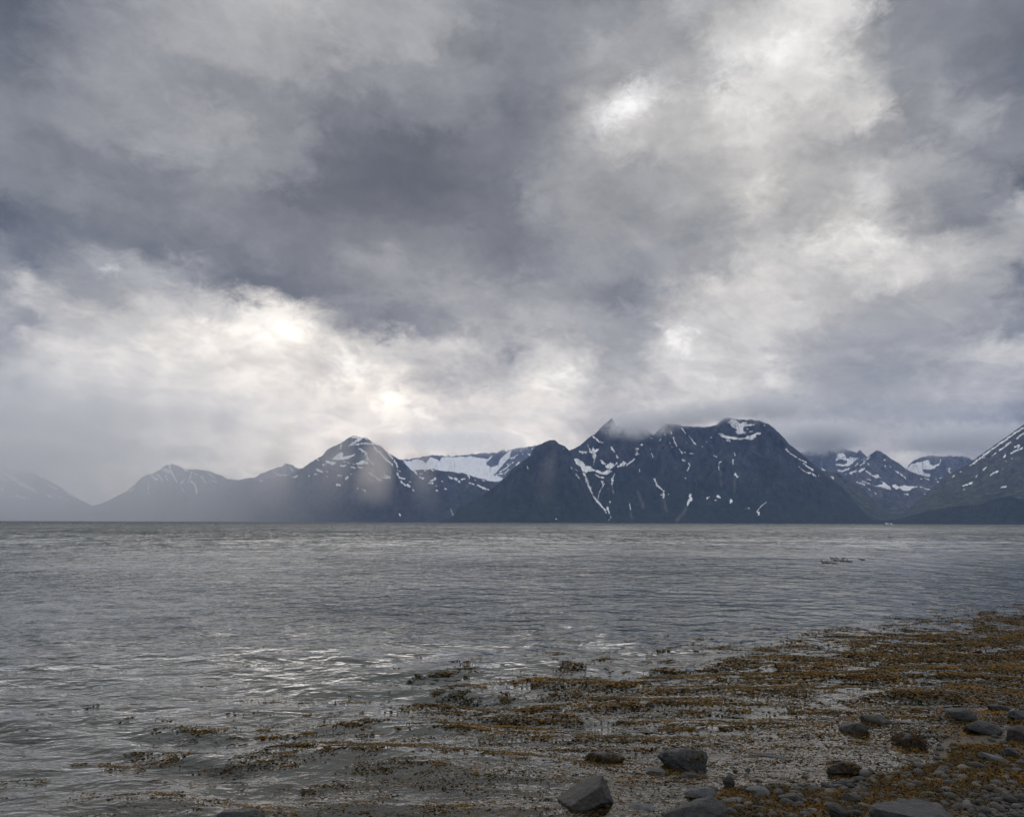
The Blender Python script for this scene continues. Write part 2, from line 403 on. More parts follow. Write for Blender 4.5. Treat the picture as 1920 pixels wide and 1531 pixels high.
# ------------------------------------------------------------------ mountain materials
def mountain_mat(name, rock, rock2, green, green_top, green_amt):
    m, T, out = new_mat(name)
    b = T.node('ShaderNodeBsdfPrincipled'); T.l.new(b.outputs[0], out.inputs[0])
    b.inputs['Roughness'].default_value = 0.9; b.inputs['Specular IOR Level'].default_value = 0.15
    g = T.node('ShaderNodeNewGeometry'); sp = T.node('ShaderNodeSeparateXYZ'); T.l.new(g.outputs['Position'], sp.inputs[0])
    mp = T.node('ShaderNodeMapping'); T.l.new(g.outputs['Position'], mp.inputs[0]); mp.inputs['Scale'].default_value = (1, 1, 0.35)
    n1 = T.noise(mp.outputs[0], 0.004, 8.0, 0.62, 0.6)
    n2 = T.noise(mp.outputs[0], 0.022, 5.0, 0.65, 0.8)
    base = T.ramp(n1.outputs[0], [(0.35, (*rock, 1)), (0.65, (*rock2, 1))])
    h = T.math('ADD', sp.outputs[2], T.math('MULTIPLY', T.math('SUBTRACT', n1.outputs[0], 0.5), 700.0))
    gf = T.math('MULTIPLY', T.maprange(h, green_top, green_top * 0.35), green_amt)
    c = T.mix(gf, base, (*green, 1))
    k = T.maprange(n2.outputs[0], 0.3, 0.7, 0.45, 1.7)
    v = T.node('ShaderNodeVectorMath', operation='SCALE'); T.l.new(c, v.inputs[0]); T.l.new(k, v.inputs['Scale'])
    mp2 = T.node('ShaderNodeMapping'); T.l.new(g.outputs['Position'], mp2.inputs[0]); mp2.inputs['Scale'].default_value = (1, .5, 0.10)
    n3_ = T.noise(mp2.outputs[0], 0.016, 4.0, 0.6, 0.9)
    v2 = T.node('ShaderNodeVectorMath', operation='SCALE'); T.l.new(v.outputs[0], v2.inputs[0]); T.l.new(T.maprange(n3_.outputs[0], 0.35, 0.65, 0.55, 1.6), v2.inputs['Scale']); v = v2
    at = T.node('ShaderNodeAttribute', attribute_name='scree')
    c2 = T.mix(T.math('MULTIPLY', at.outputs['Fac'], 0.55), v.outputs[0], (0.16, 0.155, 0.15, 1))
    T.l.new(c2, b.inputs['Base Color'])
    bp = T.node('ShaderNodeBump'); bp.inputs['Strength'].default_value = 1.0; bp.inputs['Distance'].default_value = 45.0
    T.l.new(n2.outputs[0], bp.inputs['Height']); T.l.new(bp.outputs[0], b.inputs['Normal'])
    return m


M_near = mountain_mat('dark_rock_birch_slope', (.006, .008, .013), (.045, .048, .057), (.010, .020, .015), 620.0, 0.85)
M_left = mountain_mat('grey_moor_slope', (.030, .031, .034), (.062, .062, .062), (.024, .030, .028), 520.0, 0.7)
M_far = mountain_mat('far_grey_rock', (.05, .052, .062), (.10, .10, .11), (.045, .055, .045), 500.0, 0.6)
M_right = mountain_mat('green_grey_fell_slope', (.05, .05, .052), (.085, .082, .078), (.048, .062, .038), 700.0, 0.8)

M_snow, T, out = new_mat('old_snow')
b = T.node('ShaderNodeBsdfPrincipled'); T.l.new(b.outputs[0], out.inputs[0])
g = T.node('ShaderNodeNewGeometry'); n1 = T.noise(g.outputs['Position'], 0.02, 6, 0.65)
T.l.new(T.ramp(n1.outputs[0], [(0.32, (.62, .62, .60, 1)), (0.48, (.88, .88, .87, 1)), (0.7, (.95, .95, .94, 1))]), b.inputs['Base Color'])
b.inputs['Roughness'].default_value = 0.75

M_water_fall, T, out = new_mat('white_water')
b = T.node('ShaderNodeBsdfPrincipled'); T.l.new(b.outputs[0], out.inputs[0]); b.inputs['Base Color'].default_value = (.6, .62, .65, 1)
b.inputs['Roughness'].default_value = 0.5


# regions of the photograph that were measured enlarged
def RG(x0, y0, s):
    return lambda pts: [(x0 + X / s, y0 + Y / s) for X, Y in pts]


R1, R2, R3, R4, R5 = RG(0, 760, 4), RG(480, 760, 4), RG(860, 760, 1920 / 380), RG(1200, 760, 4.8), RG(1480, 780, 1920 / 440)


class Mountain:
    def __init__(self, label, ridge, d0, d1, mat, seed, relief=55.0, jag=1.2, step=1.5, p=0.9, rows=None, gul=20.0, scree=()):
        self.rx = np.array([a for a, b in ridge]); self.ry = np.array([b for a, b in ridge])
        self.d0, self.d1, self.seed, self.relief, self.jag, self.p, self.gul = d0, d1, seed, relief, jag, p, gul
        x0, x1 = self.rx[0], self.rx[-1]
        nc = int((x1 - x0) / step) + 2
        X = np.linspace(x0, x1, nc)
        hmax = float(np.max(horizon_y(X) - np.interp(X, self.rx, self.ry)))
        nr = rows or int(max(24, hmax / 1.6))
        t = np.linspace(0, 1, nr)[:, None] * np.ones(nc)[None, :]
        XX = np.ones(nr)[:, None] * X[None, :]
        top = self.top(XX); base = horizon_y(XX) + 0.9
        YY = base + (top - base) * t
        P = self.point(XX, YY)
        ridgep = P[-1]
        back = []
        hd = ridgep.copy(); hd[:, 2] = 0; hd /= np.linalg.norm(hd, axis=1)[:, None]
        for k, (f, dz) in enumerate(((300, .85), (800, .6), (1500, .3), (2400, 0))):
            bb = ridgep + hd * f; bb[:, 2] = ridgep[:, 2] * dz - (5 if dz == 0 else 0); back.append(bb)
        V = np.concatenate([P.reshape(-1, 3), np.concatenate(back)])
        nrt = nr + 4
        o = mesh_obj('mountain', V, grid_faces(nrt, nc), mat)
        tag(o, label, 'mountain', None, 'structure')
        sc = np.zeros(len(V))
        if scree:
            fx = XX.ravel(); fy = YY.ravel(); acc = np.zeros(len(fx))
            for pts, w in scree:
                acc = np.maximum(acc, smooth(w * 1.6, w * 0.2, self.seg_dist(fx, fy, pts) + 2.0 * perlin(fx / 5, fy / 9, 5)))
            sc[:len(fx)] = acc
        vattr(o, 'scree', sc)
        self.o = o

    def top(self, X):
        y = np.interp(X, self.rx, self.ry)
        h = np.clip((horizon_y(X) - y) / 60.0, 0, 1)
        return y + self.jag * h * (fbm(X / 9.0, X * 0 + self.seed, 4, self.seed, 0.6) * 2.2 + 0.9 * np.abs(perlin(X / 4.0, X * 0 + 3.3, self.seed)))

    def point(self, X, Y):
        top = self.top(X); base = horizon_y(X) + 0.9
        t = np.clip((base - Y) / np.maximum(base - top, 1e-3), 0, 1)
        hpx = np.maximum(base - top, 1.0)
        wx = X + 9 * fbm(X / 40, Y / 50, 3, self.seed + 3)
        rel = ridged(wx / self.gul, Y / (self.gul * 3.2), 4, self.seed, 0.52) + 0.9 * fbm(X / 55, Y / 60, 3, self.seed + 7)
        env = np.minimum(1, hpx / 60) * smooth(0, 0.12, t) * (1 - 0.5 * smooth(0.85, 1.0, t))
        # broad buttresses
        d = self.d0 + (self.d1 - self.d0) * t ** self.p + rel * self.relief * 2.1 * env * (0.5 + t)
        r = ray(X, Y); h = np.hypot(r[..., 0], r[..., 1])
        P = r * (d / h)[..., None]; P[..., 2] += CAM_H
        return P

    @staticmethod
    def seg_dist(x, y, pts):
        D = np.full(np.shape(x), 1e9)
        for (ax, ay), (bx, by) in zip(pts[:-1], pts[1:]):
            vx, vy = bx - ax, by - ay; L = vx * vx + vy * vy + 1e-9
            u = np.clip(((x - ax) * vx + (y - ay) * vy) / L, 0, 1)
            D = np.minimum(D, np.hypot(x - ax - u * vx, y - ay - u * vy))
        return D

    def snow(self, shapes, name='snow_patch', mat=None, res=0.5, lift=14.0):
        for k, sh in enumerate(shapes):
            pts, w = sh
            pts = [tuple(q) for q in pts]
            w = w * (1.5 if self.d0 > 7000 else 1.1)
            if w:                                   # stroke of width w (tapering), else polygon
                xs = [a for a, b_ in pts]; ys = [b_ for a, b_ in pts]
                pad = w + 1
            else:
                xs = [a for a, b_ in pts]; ys = [b_ for a, b_ in pts]; pad = 2
            x0, x1, y0, y1 = min(xs) - pad, max(xs) + pad, min(ys) - pad, max(ys) + pad
            st = res if (x1 - x0) * (y1 - y0) < 6000 else res * 1.6
            nx, ny = max(3, int((x1 - x0) / st)), max(3, int((y1 - y0) / st))
            X, Y = np.meshgrid(np.linspace(x0, x1, nx), np.linspace(y1, y0, ny))
            if w:
                n_ = fbm(X / 3.2, Y / 3.2, 3, 40 + k)
                D = self.seg_dist(X, Y, pts) + n_ * w * 0.55
                ins = D < w * 0.5 * (0.75 + 0.35 * perlin(X / 7, Y / 7, k))
            else:
                D = self.seg_dist(X, Y, pts + [pts[0]])
                inp = np.zeros(X.shape, bool)
                j = len(pts) - 1
                for i in range(len(pts)):
                    xi, yi = pts[i]; xj, yj = pts[j]
                    c = ((yi > Y) != (yj > Y)) & (X < (xj - xi) * (Y - yi) / ((yj - yi) or 1e-9) + xi)
                    inp ^= c; j = i
                sd_ = np.where(inp, D, -D)
                ins = sd_ + 2.0 * fbm(X / 4.0, Y / 4.0, 3, 60 + k) > 0.0
            ins &= Y > self.top(X) - 0.2
            ins &= Y < horizon_y(X)
            cell = ins[:-1, :-1] & ins[1:, :-1] & ins[:-1, 1:] & ins[1:, 1:]
            if cell.sum() < 1:
                continue
            P = self.point(X, Y)
            h = np.linalg.norm(P, axis=-1, keepdims=True)
            P = P * (1 - lift / h)
            F = grid_faces(ny, nx)[cell.ravel()]
            used = np.unique(F); rm = np.zeros(nx * ny, int); rm[used] = np.arange(len(used))
            mesh_obj(name, P.reshape(-1, 3)[used], rm[F], mat or M_snow, self.o)


mtn = {}
# --- far left, almost lost in the rain
mtn['A'] = Mountain('faint snow-streaked mountain in rain at far left edge',
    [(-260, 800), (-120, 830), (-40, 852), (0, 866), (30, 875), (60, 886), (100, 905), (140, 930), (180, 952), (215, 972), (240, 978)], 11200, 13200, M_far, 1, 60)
mtn['A'].snow([(R1([(25, 505), (70, 530), (120, 555), (150, 590), (200, 605), (255, 640)]), 6), (R1([(0, 540), (45, 560)]), 4), (R1([(60, 455), (160, 500)]), 3.0),
    (R1([(110, 668), (190, 695)]), 3.5), (R1([(10, 625), (60, 642)]), 2.5), (R1([(345, 665), (380, 685)]), 4), (R1([(395, 665), (412, 675)]), 2.5), (R1([(440, 682), (470, 695)]), 3),
    (R1([(355, 590), (430, 625)]), 2.5), (R1([(512, 660), (560, 695)]), 2.5), (R1([(60, 675), (100, 688)]), 3), (R1([(505, 700), (525, 705)]), 2), (R1([(268, 658), (284, 662)]), 2.5), (R1([(168, 645), (182, 648)]), 2)])
mtn['C'] = Mountain('small far rocky peak between the two left mountains',
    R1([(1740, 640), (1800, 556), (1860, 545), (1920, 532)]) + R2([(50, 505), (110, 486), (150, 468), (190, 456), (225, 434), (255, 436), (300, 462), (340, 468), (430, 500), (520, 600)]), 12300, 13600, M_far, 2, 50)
mtn['C'].snow([(R2([(160, 520), (200, 524), (240, 522)]), 2.5), (R2([(250, 450), (275, 490)]), 2), (R2([(130, 495), (160, 515)]), 2), (R2([(290, 465), (325, 475)]), 2.5), (R2([(30, 560), (60, 566)]), 2)])
mtn['B'] = Mountain('hazy grey left mountain with streaky snow below its peak',
    [(-300, 930), (-60, 938), (0, 942), (50, 950), (100, 953)] + R1([(600, 770), (750, 738), (850, 690), (950, 638), (1000, 600), (1060, 540), (1110, 512), (1150, 508), (1200, 475), (1250, 440), (1290, 432),
    (1330, 450), (1380, 472), (1480, 478), (1560, 488), (1650, 520), (1700, 545), (1760, 548), (1800, 555), (1920, 590)]) + [(520, 930), (580, 979)], 9000, 11000, M_left, 3, 60)
mtn['B'].snow([(R1([(1225, 470), (1290, 500), (1300, 530), (1325, 570)]), 3), (R1([(1270, 440), (1285, 510)]), 3.5), (R1([(1205, 475), (1250, 500), (1275, 505)]), 2.5), (R1([(1130, 515), (1150, 540), (1180, 555)]), 4),
    (R1([(1180, 515), (1225, 570)]), 3), (R1([(1240, 525), (1258, 560)]), 3), (R1([(1350, 580), (1395, 540), (1370, 580), (1352, 590)]), 0), (R1([(1355, 600), (1365, 630), (1395, 655)]), 2.5),
    (R1([(1435, 568), (1465, 600), (1475, 655)]), 3), (R1([(1440, 500), (1410, 575)]), 2.5), (R1([(1390, 490), (1420, 480)]), 3), (R1([(1510, 530), (1545, 580)]), 2.5), (R1([(1560, 500), (1610, 540)]), 2),
    (R1([(1590, 560), (1625, 575)]), 1.8), (R1([(970, 638), (995, 628)]), 4), (R1([(940, 660), (952, 660)]), 3), (R1([(1112, 600), (1116, 640)]), 2), (R1([(1112, 655), (1116, 665)]), 2), (R1([(1424, 738), (1436, 740)]), 3), (R1([(1735, 548), (1790, 560)]), 2.5),
    (R1([(1895, 572), (1915, 575)]), 2.5), (R1([(1465, 515), (1480, 520)]), 2)])
# --- glacier basin
mtn['E'] = Mountain('distant glacier basin with white ice field under cloud',
    R2([(960, 400), (1090, 402), (1150, 402), (1230, 384), (1330, 368), (1400, 378), (1480, 376), (1560, 368), (1620, 364), (1700, 352), (1760, 358)]) +
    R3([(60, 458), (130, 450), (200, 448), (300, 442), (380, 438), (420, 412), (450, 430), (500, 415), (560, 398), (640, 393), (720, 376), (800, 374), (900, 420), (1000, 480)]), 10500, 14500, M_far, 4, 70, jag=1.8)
mtn['E'].snow([(R2([(1095, 408), (1160, 415), (1200, 400), (1250, 408), (1275, 430), (1290, 405), (1310, 385), (1350, 400), (1375, 412), (1390, 385), (1440, 380), (1500, 385), (1530, 378), (1580, 385), (1600, 372), (1640, 385), (1690, 390), (1735, 400), (1760, 380)]) +
    R3([(300, 470), (330, 480), (262, 548), (305, 580), (370, 560), (392, 505), (430, 470), (470, 430), (505, 405), (490, 490), (430, 555), (375, 615), (340, 655), (430, 684), (400, 720), (300, 720), (100, 690), (0, 650)]) + R2([(1450, 520), (1200, 520), (1140, 470)]), 0),
    (R3([(350, 655), (440, 640), (470, 610)]), 2.5), (R3([(390, 630), (450, 590), (515, 535)]), 2.5), (R3([(440, 570), (480, 545)]), 2), (R3([(470, 500), (520, 495), (560, 460)]), 2.5),
    (R3([(548, 560), (578, 540)]), 4.5), (R3([(655, 452), (672, 468)]), 3), (R3([(590, 430), (600, 440)]), 1.6), (R3([(640, 400), (655, 408)]), 1.6), (R3([(540, 420), (552, 430)]), 1.6), (R3([(690, 415), (700, 408)]), 1.8), (R3([(600, 460), (615, 450)]), 1.6)], res=0.6)
# dark nunataks standing out of the ice are rock ribs of the same mountain
mtn['F'] = Mountain('low rounded ridge dotted with snow below the glacier',
    R2([(1000, 700), (1100, 540), (1150, 500), (1200, 480), (1280, 480), (1320, 470), (1400, 490), (1480, 494), (1560, 506), (1620, 530), (1700, 550), (1780, 572), (1830, 582), (1920, 640), (1990, 800), (2040, 870)]), 8700, 10000, M_left, 5, 45)
mtn['F'].snow([(R2([(1190, 490), (1200, 520)]), 3.5), (R2([(1225, 540), (1255, 545)]), 3), (R2([(1230, 515), (1250, 510)]), 2), (R2([(1235, 575), (1280, 605)]), 3.5), (R2([(1315, 565), (1345, 548)]), 4), (R2([(1300, 580), (1325, 582)]), 3),
    (R2([(1320, 480), (1332, 486)]), 3), (R2([(1350, 632), (1362, 638)]), 3.5), (R2([(1390, 565), (1400, 570)]), 2), (R2([(1452, 538), (1468, 545)]), 4), (R2([(1488, 548), (1530, 570)]), 4), (R2([(1540, 552), (1565, 550)]), 2.5), (R2([(1590, 525), (1600, 540)]), 2.5),
    (R2([(1605, 580), (1635, 588)]), 2.5), (R2([(1665, 600), (1720, 625)]), 3.5), (R2([(1640, 550), (1645, 562)]), 2), (R2([(1700, 560), (1715, 563)]), 2), (R2([(1735, 628), (1745, 632)]), 2.5), (R2([(1420, 622), (1430, 626)]), 2.5), (R2([(1350, 600), (1355, 604)]), 2),
    (R2([(1510, 505), (1530, 508)]), 2), (R2([(1780, 562), (1810, 568)]), 2.5), (R2([(1265, 485), (1272, 488)]), 2)])
tag(mtn['F'].o)
mtn['F'].snow([(R2([(1460, 778), (1470, 800), (1484, 838)]), 1.8)], name='waterfall', mat=M_water_fall)
# --- sunlit peak left of centre
mtn['D'] = Mountain('broad grey peak with scattered snow patches under the light beam',
    [(300, 979), (380, 930), (440, 912)] + R2([(-60, 560), (50, 552), (150, 535), (250, 520), (350, 465), (400, 430), (460, 395), (500, 370), (540, 325), (590, 300), (640, 280), (700, 237), (735, 224), (780, 236), (830, 240), (880, 275), (940, 310), (990, 350),
    (1040, 385), (1100, 422), (1150, 470), (1190, 505), (1230, 545), (1280, 590), (1340, 640), (1420, 720), (1500, 800), (1580, 850), (1640, 876)]), 7700, 9600, M_left, 6, 65, p=0.8)
mtn['D'].snow([(R2([(555, 408), (600, 375), (640, 345), (665, 360), (650, 380), (690, 375), (750, 360), (735, 378), (690, 400), (665, 408), (600, 408)]), 0), (R2([(720, 440), (770, 425), (800, 405), (840, 420), (845, 438), (780, 445)]), 0),
    (R2([(535, 420), (590, 436)]), 5), (R2([(505, 445), (522, 440)]), 3), (R2([(640, 285), (632, 325)]), 2.5), (R2([(725, 240), (750, 235), (790, 245), (740, 275), (700, 305)]), 5), (R2([(790, 235), (830, 250)]), 3), (R2([(750, 290), (830, 285), (885, 290), (870, 270)]), 3),
    (R2([(775, 325), (820, 350), (835, 395), (880, 440)]), 4), (R2([(885, 310), (910, 350)]), 3), (R2([(920, 340), (960, 390), (1020, 440)]), 4), (R2([(990, 355), (1050, 430), (1060, 460)]), 3), (R2([(640, 455), (670, 450)]), 3.5), (R2([(460, 480), (490, 495)]), 4.5), (R2([(440, 515), (455, 512)]), 3),
    (R2([(390, 520), (400, 530)]), 2.5), (R2([(280, 538), (308, 530)]), 3), (R2([(768, 462), (795, 466)]), 3.5), (R2([(715, 460), (745, 468)]), 2.5), (R2([(672, 550), (690, 532)]), 4), (R2([(615, 522), (640, 528)]), 2.5), (R2([(708, 512), (716, 516)]), 2), (R2([(605, 592), (628, 600)]), 3.5),
    (R2([(758, 620), (766, 622)]), 3), (R2([(800, 630), (814, 638)]), 3.5), (R2([(845, 548), (852, 552)]), 2.5), (R2([(853, 505), (900, 540), (935, 560)]), 3.5), (R2([(945, 535), (1000, 540), (965, 520)]), 4), (R2([(1060, 510), (1075, 540), (1110, 548)]), 3), (R2([(1090, 570), (1110, 590), (1155, 605)]), 3.5),
    (R2([(1065, 485), (1078, 492)]), 2.5), (R2([(1178, 632), (1184, 640)]), 3), (R2([(530, 532), (536, 536)]), 2), (R2([(520, 490), (535, 495)]), 2), (R2([(1076, 815), (1082, 820)]), 3), (R2([(460, 405), (475, 408)]), 2.5), (R2([(1150, 568), (1160, 574)]), 2), (R2([(30, 562), (55, 568)]), 2.5), (R2([(870, 480), (880, 495)]), 2), (R2([(660, 420), (700, 430)]), 2)])
# --- right-hand valley
mtn['I'] = Mountain('rugged snowy range behind the valley left of the sharp peak',
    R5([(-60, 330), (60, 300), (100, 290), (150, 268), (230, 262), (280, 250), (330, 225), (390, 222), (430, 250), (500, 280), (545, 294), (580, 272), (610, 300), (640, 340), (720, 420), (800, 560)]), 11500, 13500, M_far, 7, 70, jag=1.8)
mtn['I'].snow([(R5([(395, 305), (430, 298), (455, 310), (470, 340), (500, 350), (560, 345), (530, 375), (500, 400), (430, 412), (385, 408), (375, 385), (440, 392), (475, 385), (470, 365), (410, 350), (375, 375), (385, 340)]), 0), (R5([(350, 255), (385, 290)]), 2),
    (R5([(400, 440), (430, 448), (485, 428)]), 3.5), (R5([(235, 290), (237, 300)]), 2), (R5([(600, 360), (630, 345)]), 3), (R5([(545, 285), (555, 295)]), 2), (R5([(500, 340), (560, 350)]), 3)])
mtn['L'] = Mountain('far snow-filled cirque under cloud at right of the valley',
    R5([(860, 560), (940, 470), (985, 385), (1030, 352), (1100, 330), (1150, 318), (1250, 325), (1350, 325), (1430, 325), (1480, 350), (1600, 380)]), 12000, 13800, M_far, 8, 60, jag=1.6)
mtn['L'].snow([(R5([(990, 395), (1050, 375), (1090, 368), (1140, 355), (1150, 385), (1175, 405), (1220, 385), (1235, 395), (1180, 430), (1150, 440), (1120, 435), (1090, 440), (1110, 465), (1155, 470), (1150, 500), (1100, 490), (1040, 470), (960, 440)]), 0),
    (R5([(1185, 505), (1220, 510), (1255, 488), (1240, 515), (1195, 514)]), 0), (R5([(1295, 430), (1312, 430), (1305, 445), (1318, 468)]), 2.5), (R5([(1240, 350), (1232, 380)]), 2)])
mtn['K'] = Mountain('sharp dark pyramid peak in the middle of the right valley',
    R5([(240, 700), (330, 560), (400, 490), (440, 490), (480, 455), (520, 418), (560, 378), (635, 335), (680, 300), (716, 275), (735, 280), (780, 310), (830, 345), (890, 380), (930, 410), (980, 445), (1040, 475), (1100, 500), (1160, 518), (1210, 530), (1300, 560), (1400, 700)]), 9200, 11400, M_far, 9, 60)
mtn['K'].snow([(R5([(460, 472), (480, 440), (520, 410), (560, 388)]), 3), (R5([(500, 465), (545, 450)]), 4), (R5([(575, 450), (610, 428)]), 4), (R5([(610, 370), (640, 350), (660, 330)]), 2.5), (R5([(630, 450), (680, 485), (700, 490)]), 2.5), (R5([(700, 495), (735, 500), (715, 482)]), 4),
    (R5([(640, 515), (665, 520)]), 2), (R5([(555, 538), (590, 550), (620, 562)]), 2.5), (R5([(590, 528), (625, 540), (660, 555)]), 2), (R5([(680, 570), (740, 562), (770, 550), (740, 520), (780, 540), (800, 560), (830, 575), (830, 600), (800, 598), (760, 582)]), 0),
    (R5([(830, 565), (865, 555), (900, 575), (940, 560), (980, 572), (1020, 572), (990, 608), (940, 612), (900, 590), (870, 600)]), 0), (R5([(870, 450), (910, 470), (950, 508)]), 2.5), (R5([(778, 355), (784, 362)]), 2), (R5([(785, 405), (790, 425)]), 1.8), (R5([(825, 408), (832, 415)]), 1.8),
    (R5([(1075, 510), (1085, 514)]), 2.5), (R5([(1105, 503), (1140, 516)]), 2.5), (R5([(1068, 578), (1095, 584)]), 2), (R5([(1110, 595), (1145, 598)]), 2.5), (R5([(945, 638), (970, 640)]), 2.5), (R5([(1105, 635), (1112, 640)]), 2), (R5([(1208, 535), (1222, 538)]), 3), (R5([(700, 625), (712, 635)]), 2),
    (R5([(650, 595), (660, 600)]), 2), (R5([(1010, 580), (1045, 578)]), 2.5), (R5([(580, 400), (620, 375)]), 2.5), (R5([(640, 385), (650, 395)]), 2)])
mtn['J'] = Mountain('smooth brown-grey shoulder ridge descending into the valley',
    R5([(100, 480), (200, 430), (240, 418), (330, 448), (400, 462), (450, 500), (530, 540), (600, 600), (680, 670), (760, 745), (850, 790), (1000, 812), (1080, 840), (1150, 872)]), 7600, 9000, M_right, 10, 40)
mtn['J'].snow([(R5([(825, 755), (850, 762), (830, 775), (845, 785)]), 2.2), (R5([(255, 425), (285, 450), (312, 452), (290, 432)]), 0), (R5([(325, 490), (345, 510), (380, 520), (360, 492)]), 0)])
# --- the big massif and the dark pyramid
mtn['H'] = Mountain('large dark massif with snow gullies and cloud-touched summits',
    R3([(900, 700), (1000, 470), (1060, 417), (1130, 385), (1200, 335), (1250, 293), (1290, 268), (1350, 208), (1400, 160), (1448, 122), (1468, 150), (1490, 195), (1560, 205), (1640, 205), (1720, 193), (1760, 210), (1810, 250), (1850, 278), (1890, 230)]) +
    R4([(0, 190), (20, 186), (60, 215), (125, 267), (170, 210), (230, 155), (270, 155), (340, 170), (400, 186), (480, 185), (560, 192), (620, 188), (680, 176), (710, 150), (740, 115), (790, 105), (900, 122), (1000, 128), (1080, 138), (1150, 160), (1210, 205),
    (1290, 280), (1340, 350), (1400, 390), (1460, 440), (1530, 500), (1600, 560), (1650, 610), (1700, 650), (1760, 685), (1820, 730), (1880, 800), (1920, 850)]) + R5([(600, 770), (680, 830), (740, 880)]), 6100, 8300, M_near, 11, 75, p=0.85,
    scree=[(R4([(425, 915), (380, 980), (330, 1035)]), 3), (R4([(210, 830), (240, 950)]), 2.5), (R4([(720, 590), (730, 720)]), 2), (R4([(860, 650), (845, 770)]), 2.5), (R3([(1700, 820), (1750, 960)]), 3), (R3([(1620, 980), (1640, 1060)]), 2)])
